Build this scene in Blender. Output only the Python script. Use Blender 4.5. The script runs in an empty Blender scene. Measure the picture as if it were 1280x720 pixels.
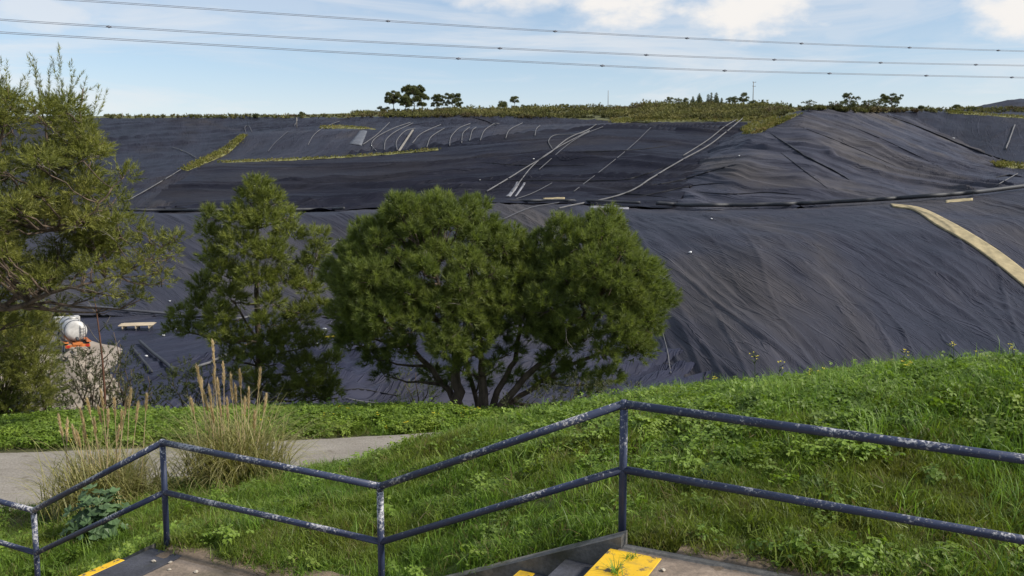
import bpy, math, random
import numpy as np
from mathutils import Vector, Matrix
from mathutils.bvhtree import BVHTree

random.seed(7)
rng = np.random.default_rng(7)
sc = bpy.context.scene
COL = sc.collection

# ------------------------------------------------------------------ camera
FPX, PITCH = 1109.0, math.radians(6.5)
cam_d = bpy.data.cameras.new('camera')
cam_d.sensor_width = 36.0
cam_d.lens = 36.0 * FPX / 1280.0
cam_d.clip_start = 0.1
cam_d.clip_end = 20000
cam = bpy.data.objects.new('camera', cam_d)
COL.objects.link(cam)
cam.location = (0, 0, 0)
cam.rotation_euler = (math.radians(90) - PITCH, 0, 0)
sc.camera = cam

# ------------------------------------------------------------------ sky, sun, exposure
SUN_EL, SUN_AZ = math.radians(41), math.radians(108)      # azimuth from +Y towards +X
world = bpy.data.worlds.new('World')
sc.world = world
world.use_nodes = True
wt = world.node_tree
wt.nodes.clear()


def N(tree, typ, **kw):
    n = tree.nodes.new(typ)
    for k, v in kw.items():
        if k.startswith('i_'):
            n.inputs[k[2:].replace('_', ' ')].default_value = v
        elif isinstance(k, str):
            setattr(n, k, v)
    return n


def mathn(tree, op, a, b=None, clamp=False):
    n = tree.nodes.new('ShaderNodeMath')
    n.operation = op
    n.use_clamp = clamp
    for i, v in enumerate((a, b)):
        if v is None:
            continue
        if isinstance(v, (int, float)):
            n.inputs[i].default_value = v
        else:
            tree.links.new(v, n.inputs[i])
    return n.outputs[0]


def smooth(tree, v, lo, hi, a=0.0, b=1.0):
    n = tree.nodes.new('ShaderNodeMapRange')
    n.interpolation_type = 'SMOOTHSTEP'
    tree.links.new(v, n.inputs['Value'])
    n.inputs['From Min'].default_value = lo
    n.inputs['From Max'].default_value = hi
    n.inputs['To Min'].default_value = a
    n.inputs['To Max'].default_value = b
    return n.outputs['Result']


def build_world():
    L = wt.links.new
    tc = N(wt, 'ShaderNodeTexCoord')
    sky = N(wt, 'ShaderNodeTexSky', sky_type='NISHITA', sun_disc=False)
    sky.sun_elevation = SUN_EL
    sky.sun_rotation = SUN_AZ
    sky.altitude = 100
    sky.air_density = 1.0
    sky.dust_density = 0.6
    sky.ozone_density = 1.6
    sep = N(wt, 'ShaderNodeSeparateXYZ')
    L(tc.outputs['Generated'], sep.inputs[0])
    x, y, z = sep.outputs
    az = mathn(wt, 'ARCTAN2', x, y)
    el = mathn(wt, 'ARCSINE', z)
    comb = N(wt, 'ShaderNodeCombineXYZ')
    L(az, comb.inputs[0]); L(el, comb.inputs[1])
    # soft cumulus texture in (azimuth, elevation), stretched a little sideways
    mp = N(wt, 'ShaderNodeMapping')
    mp.inputs['Scale'].default_value = (14.0, 26.0, 1.0)
    L(comb.outputs[0], mp.inputs[0])
    nz = N(wt, 'ShaderNodeTexNoise', i_Scale=1.0, i_Detail=7.0, i_Roughness=0.55)
    L(mp.outputs[0], nz.inputs['Vector'])
    nfac = mathn(wt, 'SUBTRACT', nz.outputs['Fac'], 0.5)
    # clouds: hand-placed banks of cumulus where the picture has them ...
    acc = None
    for (px, py, rx, ry, s) in ((640, -6, 75, 17, .9), (772, 8, 62, 24, 1.0), (955, -2, 88, 34, 1.0), (935, 22, 40, 16, .8),
                                (1110, 4, 48, 26, .55), (1052, 42, 30, 10, .5), (1150, 45, 60, 10, .3), (1272, 18, 52, 30, 1.0),
                                (30, 10, 70, 20, .7), (300, 4, 220, 20, .45), (150, 40, 120, 14, .25), (480, 20, 90, 16, .3), (990, 46, 18, 6, .45), (1330, 40, 70, 26, .8)):
        u, v = (px - 640) / FPX, (360 - py) / FPX
        f = math.cos(PITCH) + v * math.sin(PITCH)
        zz = -math.sin(PITCH) + v * math.cos(PITCH)
        a0, e0 = math.atan2(u, f), math.atan2(zz, math.hypot(u, f))
        ra, re = rx * 1.12 / FPX, ry * 1.25 / FPX
        dx = mathn(wt, 'DIVIDE', mathn(wt, 'SUBTRACT', az, a0), ra)
        dy = mathn(wt, 'DIVIDE', mathn(wt, 'SUBTRACT', el, e0), re)
        d = mathn(wt, 'SQRT', mathn(wt, 'ADD', mathn(wt, 'MULTIPLY', dx, dx), mathn(wt, 'MULTIPLY', dy, dy)))
        b = mathn(wt, 'SUBTRACT', 1.2, d)
        b = mathn(wt, 'ADD', b, mathn(wt, 'MULTIPLY', nfac, 3.0))
        m = smooth(wt, b, -0.45, 1.0, 0.0, s)
        acc = m if acc is None else mathn(wt, 'MAXIMUM', acc, m)
    # ... and the same broken cumulus over the rest of the sky above
    band = smooth(wt, el, 0.215, 0.34)
    rest = mathn(wt, 'MULTIPLY', smooth(wt, nz.outputs['Fac'], 0.5, 0.66, 0.0, 0.9), band)
    acc = mathn(wt, 'MAXIMUM', acc, rest)
    # thin cirrus veil
    mp2 = N(wt, 'ShaderNodeMapping')
    mp2.inputs['Scale'].default_value = (3.0, 22.0, 1.0)
    mp2.inputs['Rotation'].default_value = (0, 0, 0.10)
    mp2.inputs['Location'].default_value = (3.3, 1.2, 0)
    L(comb.outputs[0], mp2.inputs[0])
    nz2 = N(wt, 'ShaderNodeTexNoise', i_Scale=1.0, i_Detail=6.0, i_Roughness=0.6, i_Distortion=0.8)
    L(mp2.outputs[0], nz2.inputs['Vector'])
    veil = smooth(wt, nz2.outputs['Fac'], 0.32, 0.70, 0.12, 0.70)
    low = smooth(wt, el, 0.02, 0.19, 0.72, 0.0)
    veil = mathn(wt, 'MAXIMUM', veil, low)
    fac = mathn(wt, 'MAXIMUM', acc, veil)
    # cloud colour: grey-mauve thin parts, white thick parts
    ramp = N(wt, 'ShaderNodeValToRGB')
    ramp.color_ramp.elements[0].position = 0.25
    ramp.color_ramp.elements[0].color = (0.68, 0.775, 0.91, 1)
    ramp.color_ramp.elements[1].position = 0.95
    ramp.color_ramp.elements[1].color = (1.0, 0.97, 0.94, 1)
    L(fac, ramp.inputs[0])
    bg1 = N(wt, 'ShaderNodeBackground', i_Strength=SKY_STRENGTH)
    L(sky.outputs[0], bg1.inputs[0])
    bg2 = N(wt, 'ShaderNodeBackground', i_Strength=0.93)
    L(ramp.outputs[0], bg2.inputs[0])
    mx = N(wt, 'ShaderNodeMixShader')
    L(fac, mx.inputs[0]); L(bg1.outputs[0], mx.inputs[1]); L(bg2.outputs[0], mx.inputs[2])
    out = N(wt, 'ShaderNodeOutputWorld')
    L(mx.outputs[0], out.inputs[0])


SKY_STRENGTH = 0.145
build_world()

sun_d = bpy.data.lights.new('sun', 'SUN')
sun_d.energy = 4.9
sun_d.angle = math.radians(5.0)
sun_d.color = (1.0, 0.94, 0.84)
sun = bpy.data.objects.new('sun', sun_d)
COL.objects.link(sun)
to_sun = Vector((math.cos(SUN_EL) * math.sin(SUN_AZ), math.cos(SUN_EL) * math.cos(SUN_AZ), math.sin(SUN_EL)))
sun.rotation_euler = to_sun.to_track_quat('Z', 'Y').to_euler()
sun.location = (60, 20, 80)

sc.view_settings.view_transform = 'Standard'
sc.view_settings.look = 'None'
sc.view_settings.exposure = 0.0
sc.view_settings.gamma = 1.0
sc.view_settings.use_curve_mapping = False
sc.cycles.max_bounces = 5
sc.cycles.diffuse_bounces = 3
sc.cycles.glossy_bounces = 2
sc.cycles.transparent_max_bounces = 8


# ------------------------------------------------------------------ helpers
def tag(o, label=None, cat=None, group=None, kind=None):
    if label: o['label'] = label
    if cat: o['category'] = cat
    if group: o['group'] = group
    if kind: o['kind'] = kind
    return o


def link(name, me, mat=None, parent=None, loc=None, smooth_=False):
    o = bpy.data.objects.new(name, me)
    COL.objects.link(o)
    if mat is not None and len(me.materials) == 0:
        me.materials.append(mat)
    if parent is not None:
        o.parent = parent
    if loc is not None:
        o.location = loc
    if smooth_:
        me.polygons.foreach_set('use_smooth', [True] * len(me.polygons))
    return o


def empty(name, loc, rz=0.0):
    o = bpy.data.objects.new(name, None)
    o.empty_display_size = 0.3
    COL.objects.link(o)
    o.location = loc
    o.rotation_euler = (0, 0, rz)
    return o


def mesh_np(name, V, F, nper=None, attrs=None, uv=None):
    """V (n,3), F (m,k) arrays with constant k, or list of lists."""
    me = bpy.data.meshes.new(name)
    if isinstance(F, np.ndarray):
        k = F.shape[1]
        me.vertices.add(len(V))
        me.vertices.foreach_set('co', np.asarray(V, np.float32).ravel())
        me.loops.add(F.size)
        me.loops.foreach_set('vertex_index', F.astype(np.int32).ravel())
        me.polygons.add(len(F))
        me.polygons.foreach_set('loop_start', np.arange(0, F.size, k, dtype=np.int32))
        me.polygons.foreach_set('loop_total', np.full(len(F), k, dtype=np.int32))
        me.update(calc_edges=True)
    else:
        me.from_pydata([tuple(v) for v in V], [], F)
        me.update()
    if attrs:
        for nm, arr in attrs.items():
            a = me.attributes.new(nm, 'FLOAT', 'POINT')
            a.data.foreach_set('value', np.asarray(arr, np.float32))
    if uv is not None:
        l = me.uv_layers.new(name='UVMap')
        idx = np.empty(len(me.loops), np.int32)
        me.loops.foreach_get('vertex_index', idx)
        l.data.foreach_set('uv', np.asarray(uv, np.float32)[idx].ravel())
    return me


class MB:
    """collects boxes, tubes and plates into one mesh"""
    def __init__(self):
        self.v, self.f = [], []

    def add(self, V, F):
        b = len(self.v)
        self.v += [tuple(map(float, p)) for p in V]
        self.f += [[i + b for i in q] for q in F]
        return self

    def box(self, c, s, M=None, bev=0.0):
        hx, hy, hz = s[0] / 2, s[1] / 2, s[2] / 2
        if bev <= 0:
            V = [Vector((x, y, z)) for x in (-hx, hx) for y in (-hy, hy) for z in (-hz, hz)]
            F = [[0, 1, 3, 2], [4, 6, 7, 5], [0, 4, 5, 1], [2, 3, 7, 6], [0, 2, 6, 4], [1, 5, 7, 3]]
        else:
            b = min(bev, hx * .9, hy * .9, hz * .9)
            V, F = [], []
            rings = [(-hz, b), (-hz + b, 0), (hz - b, 0), (hz, b)]
            for z, ins in rings:
                x0, y0 = hx - ins, hy - ins
                c2 = b
                V += [Vector(p + (z,)) for p in ((-x0 + c2, -y0), (x0 - c2, -y0), (x0, -y0 + c2), (x0, y0 - c2),
                                                 (x0 - c2, y0), (-x0 + c2, y0), (-x0, y0 - c2), (-x0, -y0 + c2))]
            for r in range(3):
                for k in range(8):
                    F.append([r * 8 + k, r * 8 + (k + 1) % 8, r * 8 + 8 + (k + 1) % 8, r * 8 + 8 + k])
            F.append(list(range(7, -1, -1)))
            F.append(list(range(24, 32)))
        c = Vector(c)
        V = [(M @ p if M is not None else p) + c for p in V]
        return self.add(V, F)

    def tube(self, pts, r, seg=8, caps=True):
        pts = [Vector(p) for p in pts]
        n = len(pts)
        rad = r if isinstance(r, (list, tuple)) else [r] * n
        V, F = [], []
        up = None
        for i, p in enumerate(pts):
            t = (pts[min(i + 1, n - 1)] - pts[max(i - 1, 0)])
            if t.length < 1e-9: t = Vector((0, 0, 1))
            t.normalize()
            if up is None:
                up = Vector((0, 0, 1)) if abs(t.z) < .9 else Vector((1, 0, 0))
            a = t.cross(up).normalized()
            b = a.cross(t).normalized()
            up = b
            for k in range(seg):
                an = 2 * math.pi * k / seg
                V.append(p + (a * math.cos(an) + b * math.sin(an)) * rad[i])
        for i in range(n - 1):
            for k in range(seg):
                k2 = (k + 1) % seg
                F.append([i * seg + k, i * seg + k2, (i + 1) * seg + k2, (i + 1) * seg + k])
        if caps:
            F.append(list(range(seg - 1, -1, -1)))
            F.append([(n - 1) * seg + k for k in range(seg)])
        return self.add(V, F)

    def mesh(self, name):
        return mesh_np(name, self.v, self.f)

    def build(self, name, mat, parent=None, loc=None, smooth_=False):
        return link(name, self.mesh(name), mat, parent, loc, smooth_)


def ray(px, py):
    u, v = (px - 640) / FPX, (360 - py) / FPX
    return Vector((u, math.cos(PITCH) + v * math.sin(PITCH), -math.sin(PITCH) + v * math.cos(PITCH)))


def at(px, py, d):
    """a point d metres in front of the viewpoint (measured along +Y)"""
    r = ray(px, py)
    return r * (d / r.y)


# value/gradient noise in numpy
_perm = np.random.default_rng(11).permutation(256)
_perm = np.concatenate([_perm, _perm, _perm])
_ga = np.random.default_rng(12).uniform(0, 2 * np.pi, 256)
_gx, _gy = np.cos(_ga), np.sin(_ga)


def perlin(x, y, seed=0):
    x = np.asarray(x, float) + seed * 17.37
    y = np.asarray(y, float) + seed * 9.71
    xi, yi = np.floor(x).astype(int), np.floor(y).astype(int)
    xf, yf = x - xi, y - yi
    u = xf * xf * xf * (xf * (xf * 6 - 15) + 10)
    v = yf * yf * yf * (yf * (yf * 6 - 15) + 10)

    def g(ix, iy, fx, fy):
        h = _perm[(_perm[ix & 255] + iy) & 255]
        return _gx[h] * fx + _gy[h] * fy
    a = g(xi, yi, xf, yf); b = g(xi + 1, yi, xf - 1, yf)
    c = g(xi, yi + 1, xf, yf - 1); d = g(xi + 1, yi + 1, xf - 1, yf - 1)
    return (a + u * (b - a)) * (1 - v) + (c + u * (d - c)) * v


def fbm(x, y, oct=4, seed=0):
    s, a = 0.0, 1.0
    for o in range(oct):
        s = s + a * perlin(x * 2 ** o, y * 2 ** o, seed + o * 3)
        a *= .5
    return s


# ------------------------------------------------------------------ materials
def mat_new(name):
    m = bpy.data.materials.new(name)
    m.use_nodes = True
    t = m.node_tree
    b = t.nodes['Principled BSDF']
    return m, t, b


def ramp(t, src, stops):
    r = t.nodes.new('ShaderNodeValToRGB')
    e = r.color_ramp.elements
    while len(e) < len(stops): e.new(0.5)
    for i, (p, c) in enumerate(stops):
        e[i].position = p
        e[i].color = tuple(c) + (1,)
    t.links.new(src, r.inputs[0])
    return r.outputs[0]


def noise(t, vec, scale, detail=4, rough=.55, dist=0.0):
    n = t.nodes.new('ShaderNodeTexNoise')
    n.inputs['Scale'].default_value = scale
    n.inputs['Detail'].default_value = detail
    n.inputs['Roughness'].default_value = rough
    n.inputs['Distortion'].default_value = dist
    if vec is not None: t.links.new(vec, n.inputs['Vector'])
    return n.outputs['Fac']


def mapping(t, src, scale=(1, 1, 1), rot=(0, 0, 0), loc=(0, 0, 0)):
    if any(rot):                               # rotate first, then stretch
        q = t.nodes.new('ShaderNodeMapping')
        q.inputs['Rotation'].default_value = rot
        t.links.new(src, q.inputs[0])
        src = q.outputs[0]
    m = t.nodes.new('ShaderNodeMapping')
    m.inputs['Scale'].default_value = scale
    m.inputs['Location'].default_value = loc
    t.links.new(src, m.inputs[0])
    return m.outputs[0]


def mixc(t, fac, a, b, mode='MIX'):
    n = t.nodes.new('ShaderNodeMix')
    n.data_type = 'RGBA'
    n.blend_type = mode
    for sock, v in ((n.inputs['Factor'], fac), (n.inputs[6], a), (n.inputs[7], b)):
        if isinstance(v, (int, float)): sock.default_value = v
        elif isinstance(v, tuple): sock.default_value = v + (1,) if len(v) == 3 else v
        else: t.links.new(v, sock)
    return n.outputs[2]


def bump(t, b, h, strength, dist):
    n = t.nodes.new('ShaderNodeBump')
    n.inputs['Strength'].default_value = strength
    n.inputs['Distance'].default_value = dist
    t.links.new(h, n.inputs['Height'])
    t.links.new(n.outputs[0], b.inputs['Normal'])
    return n


def tc_out(t, which='Object'):
    n = t.nodes.new('ShaderNodeTexCoord')
    return n.outputs[which]


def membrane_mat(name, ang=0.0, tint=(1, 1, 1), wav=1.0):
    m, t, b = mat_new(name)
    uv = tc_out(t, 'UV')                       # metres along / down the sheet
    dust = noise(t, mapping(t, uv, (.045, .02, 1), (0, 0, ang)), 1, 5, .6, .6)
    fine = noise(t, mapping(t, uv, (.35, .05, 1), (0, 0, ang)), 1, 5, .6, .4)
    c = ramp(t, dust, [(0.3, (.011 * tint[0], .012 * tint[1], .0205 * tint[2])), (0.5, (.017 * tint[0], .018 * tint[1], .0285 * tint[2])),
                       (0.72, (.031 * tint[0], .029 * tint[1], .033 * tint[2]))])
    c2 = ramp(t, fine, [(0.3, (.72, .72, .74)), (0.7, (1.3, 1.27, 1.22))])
    c = mixc(t, 1.0, c, c2, 'MULTIPLY')
    # welded seams between the panels
    su = t.nodes.new('ShaderNodeSeparateXYZ')
    t.links.new(mapping(t, uv, (1, 1, 1), (0, 0, ang)), su.inputs[0])
    wob = mathn(t, 'MULTIPLY', noise(t, mapping(t, uv, (.03, .03, 1)), 1, 2), 4.0)
    fr = mathn(t, 'FRACT', mathn(t, 'DIVIDE', mathn(t, 'ADD', su.outputs[0], wob), 7.2))
    seam = smooth(t, mathn(t, 'ABSOLUTE', mathn(t, 'SUBTRACT', fr, .5)), .008, .02, 1, 0)
    c = mixc(t, mathn(t, 'MULTIPLY', seam, .5), c, mixc(t, 1.0, c, (1.7, 1.7, 1.65), 'MULTIPLY'))
    # panels weather differently
    pid = mathn(t, 'FLOOR', mathn(t, 'DIVIDE', mathn(t, 'ADD', su.outputs[0], wob), 7.2))
    wn = t.nodes.new('ShaderNodeTexWhiteNoise'); wn.noise_dimensions = '1D'
    t.links.new(pid, wn.inputs['W'])
    c = mixc(t, 1.0, c, ramp(t, wn.outputs['Value'], [(0, (.86, .86, .87)), (1, (1.14, 1.14, 1.12))]), 'MULTIPLY')
    t.links.new(c, b.inputs['Base Color'])
    rr = smooth(t, dust, .3, .7, .48, .66)
    t.links.new(rr, b.inputs['Roughness'])
    b.inputs['Specular IOR Level'].default_value = 0.14
    w1 = noise(t, mapping(t, uv, (.9, .11, 1), (0, 0, ang)), 1, 4, .55, 1.2)
    w2 = noise(t, mapping(t, uv, (2.4, .5, 1), (0, 0, ang + .25)), 1, 3, .6, .8)
    r1 = mathn(t, 'ABSOLUTE', mathn(t, 'SUBTRACT', w1, .5))
    w3 = noise(t, mapping(t, uv, (.42, .035, 1), (0, 0, ang - .12), (7, 3, 0)), 1, 3, .5, 1.0)
    r3 = mathn(t, 'ABSOLUTE', mathn(t, 'SUBTRACT', w3, .5))
    h = mathn(t, 'ADD', mathn(t, 'MULTIPLY', smooth(t, r1, 0, .05, 1, 0), .28), mathn(t, 'MULTIPLY', w2, .16))
    h = mathn(t, 'ADD', h, mathn(t, 'MULTIPLY', smooth(t, r3, 0, .028, 1, 0), 1.0))
    bump(t, b, h, .55, .26 * wav)
    return m


def simple_mat(name, col, rough=.6, var=.15, scale=3.0, bmp=0.0, metallic=0.0, coords='Object'):
    m, t, b = mat_new(name)
    co = tc_out(t, coords)
    f = noise(t, co, scale, 5, .6)
    lo = tuple(c * (1 - var) for c in col); hi = tuple(min(1, c * (1 + var)) for c in col)
    t.links.new(ramp(t, f, [(.3, lo), (.7, hi)]), b.inputs['Base Color'])
    b.inputs['Roughness'].default_value = rough
    b.inputs['Metallic'].default_value = metallic
    if bmp > 0:
        bump(t, b, noise(t, co, scale * 4, 4, .6), .6, bmp)
    return m


def leaf_mat(name, c1, c2, c3=None, transl=.3, rough=.55, scale=.6, attr=None, dark=.6, dead=None):
    """foliage; colour varies per plant/instance and in broad patches of the ground"""
    m, t, b = mat_new(name)
    geo = t.nodes.new('ShaderNodeNewGeometry')
    f = noise(t, geo.outputs['Position'], scale, 4, .6)
    stops = [(.32, c1), (.62, c2)] if c3 is None else [(.3, c1), (.5, c2), (.68, c3)]
    c = ramp(t, f, stops)
    if attr:
        a = t.nodes.new('ShaderNodeAttribute')
        a.attribute_name = attr
        r = a.outputs['Fac']
    else:
        oi = t.nodes.new('ShaderNodeObjectInfo')
        r = oi.outputs['Random']
    c = mixc(t, 1.0, c, ramp(t, r, [(0, (dark, dark * 1.0, dark)), (1, (1.38, 1.32, 1.2))]), 'MULTIPLY')
    if dead is not None:
        c = mixc(t, smooth(t, r, .93, .97), c, dead)
    t.links.new(c, b.inputs['Base Color'])
    b.inputs['Roughness'].default_value = rough
    b.inputs['Specular IOR Level'].default_value = .35
    tr = t.nodes.new('ShaderNodeBsdfTranslucent')
    t.links.new(mixc(t, 1.0, c, (1.25, 1.3, .7), 'MULTIPLY'), tr.inputs[0])
    mx = t.nodes.new('ShaderNodeMixShader')
    mx.inputs[0].default_value = transl
    t.links.new(b.outputs[0], mx.inputs[1]); t.links.new(tr.outputs[0], mx.inputs[2])
    t.links.new(mx.outputs[0], t.nodes['Material Output'].inputs[0])
    return m


def ground_mat(name):
    m, t, b = mat_new(name)
    geo = t.nodes.new('ShaderNodeNewGeometry')
    p = geo.outputs['Position']
    f = noise(t, p, .55, 6, .62)
    g = noise(t, p, 9, 5, .65)
    c = ramp(t, f, [(.32, (.052, .044, .020)), (.5, (.058, .064, .018)), (.66, (.060, .082, .020))])
    c = mixc(t, .75, c, ramp(t, g, [(.3, (.55, .52, .5)), (.7, (1.5, 1.45, 1.35))]), 'MULTIPLY')
    t.links.new(c, b.inputs['Base Color'])
    b.inputs['Roughness'].default_value = .95
    bump(t, b, g, .8, .06)
    return m


M = {}
M['membrane'] = membrane_mat('black_membrane', ang=0.0)
M['membrane_mid'] = membrane_mat('black_membrane_contour', ang=math.radians(86), tint=(.85, .87, .92), wav=1.2)
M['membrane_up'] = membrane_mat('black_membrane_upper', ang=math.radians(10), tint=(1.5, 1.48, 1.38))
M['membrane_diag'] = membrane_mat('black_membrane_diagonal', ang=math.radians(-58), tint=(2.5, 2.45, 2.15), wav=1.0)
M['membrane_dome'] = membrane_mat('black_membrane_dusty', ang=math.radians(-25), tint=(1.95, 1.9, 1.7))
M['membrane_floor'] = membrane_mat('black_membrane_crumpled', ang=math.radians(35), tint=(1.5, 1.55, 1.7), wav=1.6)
M['soil_grass'] = ground_mat('grassy_soil')
M['dirt'] = simple_mat('pale_dirt', (.30, .25, .20), .95, .3, .25, .05)
M['far_ground'] = simple_mat('dry_ground', (.10, .09, .05), .95, .4, .02)
def path_mat():
    m, t, b = mat_new('pale_gravel_path')
    geo = t.nodes.new('ShaderNodeNewGeometry'); p = geo.outputs['Position']
    c = ramp(t, noise(t, mapping(t, p, (.35, 1.1, 1)), 1, 6, .65), [(.3, (.185, .162, .135)), (.5, (.255, .23, .198)), (.7, (.315, .287, .25))])
    c = mixc(t, .7, c, ramp(t, noise(t, p, 26, 4, .7), [(.32, (.6, .58, .55)), (.68, (1.35, 1.35, 1.35))]), 'MULTIPLY')
    c = mixc(t, mathn(t, 'MULTIPLY', smooth(t, noise(t, p, 2.6, 5, .7), .58, .68), .55), c, (.11, .085, .055))
    t.links.new(c, b.inputs['Base Color']); b.inputs['Roughness'].default_value = .95
    bump(t, b, noise(t, p, 40, 3, .7), .7, .012)
    return m


M['path'] = path_mat()


# ------------------------------------------------------------------ landfill cover: sheets lofted between break lines
def resample(line, n):
    P = np.array([tuple(at(*p)) for p in line])
    xs = np.array([p[0] for p in line], float)
    s = (xs - xs[0]) / (xs[-1] - xs[0])
    # smooth cubic (Catmull-Rom style, via dense linear + blur)
    q = np.linspace(0, 1, n)
    out = np.stack([np.interp(q, s, P[:, k]) for k in range(3)], 1)
    w = max(3, n // (len(line) * 3)) | 1
    ker = np.hanning(w + 2)[1:-1]; ker /= ker.sum()
    pad = w // 2
    ext = np.concatenate([out[0] + (out[1] - out[0]) * np.arange(-pad, 0)[:, None], out,
                          out[-1] + (out[-1] - out[-2]) * np.arange(1, pad + 1)[:, None]])
    return np.stack([np.convolve(ext[:, k], ker, 'valid') for k in range(3)], 1)


def catmull(rows, per):
    R = [rows[0] * 2 - rows[1]] + rows + [rows[-1] * 2 - rows[-2]]
    out = []
    for i in range(1, len(R) - 2):
        p0, p1, p2, p3 = R[i - 1], R[i], R[i + 1], R[i + 2]
        k = per[i - 1]
        for j in range(k):
            t = j / k
            # tension 0.5, limited tangents so edges stay crisp
            m1, m2 = (p2 - p0) * .30, (p3 - p1) * .30
            h00 = 2 * t ** 3 - 3 * t ** 2 + 1; h10 = t ** 3 - 2 * t ** 2 + t
            h01 = -2 * t ** 3 + 3 * t ** 2; h11 = t ** 3 - t ** 2
            out.append(h00 * p1 + h10 * m1 + h01 * p2 + h11 * m2)
    out.append(rows[-1])
    return np.array(out)


def folds(U, V, spacing, stretch, ang, seed, width=.10, cover=.0):
    ca, sa = math.cos(ang), math.sin(ang)
    x = (U * ca - V * sa) / spacing
    y = (U * sa + V * ca) / (spacing * stretch)
    x = x + .9 * perlin(x * .35, y * 1.3, seed + 5)
    n = perlin(x, y, seed)
    md = np.clip(perlin(x * .4, y * .8, seed + 9) * 2.2 + .55 + cover, 0, 1)
    return np.exp(-(n / width) ** 2) * md


ALLV, ALLF, OFF = [], [], 0


def grid_faces(nr, nc):
    i = np.arange(nr - 1)[:, None] * nc + np.arange(nc - 1)[None, :]
    return np.stack([i, i + 1, i + 1 + nc, i + nc], -1).reshape(-1, 4)


def loft(name, lines, nu, per, mat, fold=(), lump=(6.0, .25), kind='structure'):
    """lines from the near/low edge to the far/high edge"""
    global OFF
    rows = [resample(l, nu) for l in lines]
    G = catmull(rows, per)
    nr = G.shape[0]
    mid = G[nr // 2]
    um = np.concatenate([[0], np.cumsum(np.linalg.norm(np.diff(mid, axis=0), axis=1))])
    seg = np.linalg.norm(np.diff(G, axis=0), axis=2)
    vm = np.concatenate([np.zeros((1, nu)), np.cumsum(seg, axis=0)])
    U = np.broadcast_to(um, (nr, nu)); V = vm
    du = np.gradient(G, axis=1); dv = np.gradient(G, axis=0)
    nrm = np.cross(du, dv); nrm /= np.linalg.norm(nrm, axis=2, keepdims=True) + 1e-9
    nrm *= np.sign(nrm[..., 2:3] + 1e-6)
    D = lump[1] * fbm(U / lump[0], V / lump[0], 3, len(name))
    for (sp, st, an, h, sd, *w) in fold:
        D = D + h * folds(U, V, sp, st, math.radians(an), sd, *(w if w else ()))
    G = G + nrm * D[..., None]
    Vv = G.reshape(-1, 3)
    F = grid_faces(nr, nu)
    me = mesh_np(name, Vv, F, uv=np.stack([U, V], -1).reshape(-1, 2))
    o = link(name, me, mat, smooth_=True)
    if kind: o['kind'] = kind
    ALLV.append(Vv); ALLF.append(F + OFF); OFF += len(Vv)
    return o


# lower slope and the big dome on the right, with the bench behind its shoulder
loft('lower_landfill_slope', [
    [(-220, 402, 104), (150, 395, 110), (420, 397, 110), (560, 425, 106), (680, 480, 91), (800, 515, 73), (950, 520, 62), (1280, 520, 63), (1420, 520, 66)],
    [(-220, 345, 126), (150, 340, 128), (420, 342, 128), (560, 352, 125), (700, 372, 113), (800, 385, 98), (950, 380, 87), (1280, 375, 91), (1420, 370, 96)],
    [(-220, 292, 143), (150, 290, 144), (420, 292, 143), (560, 294, 141), (690, 299, 133), (800, 304, 120), (950, 298, 109), (1280, 283, 113), (1420, 276, 117)],
    [(-220, 268, 152), (150, 267, 153), (420, 268, 152), (560, 269, 150), (690, 270, 146), (800, 273, 138), (950, 269, 130), (1280, 251, 129), (1420, 244, 130)],
    [(-220, 264, 168), (150, 264, 168), (420, 263, 166), (560, 256, 166), (690, 253, 166), (800, 258, 160), (950, 261, 152), (1280, 238, 146), (1420, 232, 145)],
    [(-220, 262, 178), (150, 262, 178), (420, 261, 176), (560, 254, 176), (690, 251, 176), (800, 256, 172), (950, 259, 166), (1280, 235, 160), (1420, 229, 159)]],
    800, [90, 70, 46, 20, 8], M['membrane_dome'],
    fold=((3.6, 14, -24, .14, 1, .08), (7.0, 11, -32, .26, 3, .042), (5.0, 12, -14, .18, 5, .045)), lump=(16, .55))

# left slope right up to the skyline
loft('left_landfill_slope', [
    [(-330, 268, 160), (60, 266, 162), (215, 264, 164)],
    [(-330, 232, 190), (60, 230, 192), (275, 219, 208)],
    [(-330, 190, 240), (100, 188, 242), (345, 174, 268)],
    [(-330, 152, 300), (140, 150, 300), (372, 149.5, 310)],
    [(-330, 149, 312), (140, 148, 312), (360, 147, 318)]],
    240, [36, 40, 40, 6], M['membrane'],
    fold=((5.0, 6, 62, .45, 11, .09), (11, 6, 40, .6, 12, .05), (2.2, 5, 75, .16, 13, .12)), lump=(12, .4))

# middle slope with its long sideways folds
loft('middle_landfill_slope', [
    [(150, 267, 161), (420, 264, 161), (600, 253, 163), (700, 254, 162), (800, 259, 157), (840, 260, 156)],
    [(172, 262, 167), (430, 255, 168), (600, 245, 170), (700, 243, 170), (800, 240, 168), (862, 236, 168)],
    [(215, 232, 186), (430, 226, 192), (590, 214, 196), (700, 203, 198), (800, 198, 200), (912, 192, 203)],
    [(250, 210, 206), (430, 201, 212), (570, 188, 220), (660, 173, 226), (760, 164, 230), (962, 160, 236)],
    [(272, 204, 214), (430, 195, 220), (570, 184, 228), (660, 170, 234), (760, 160, 238), (966, 153, 246)],
    [(276, 203, 224), (430, 194, 230), (570, 183, 240), (660, 168, 248), (760, 158, 250), (970, 151, 258)]],
    520, [12, 84, 96, 16, 8], M['membrane_mid'],
    fold=((5.0, 14, 89, .75, 21, .085), (9, 10, 87, 1.2, 23, .055)), lump=(13, .45))

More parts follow.
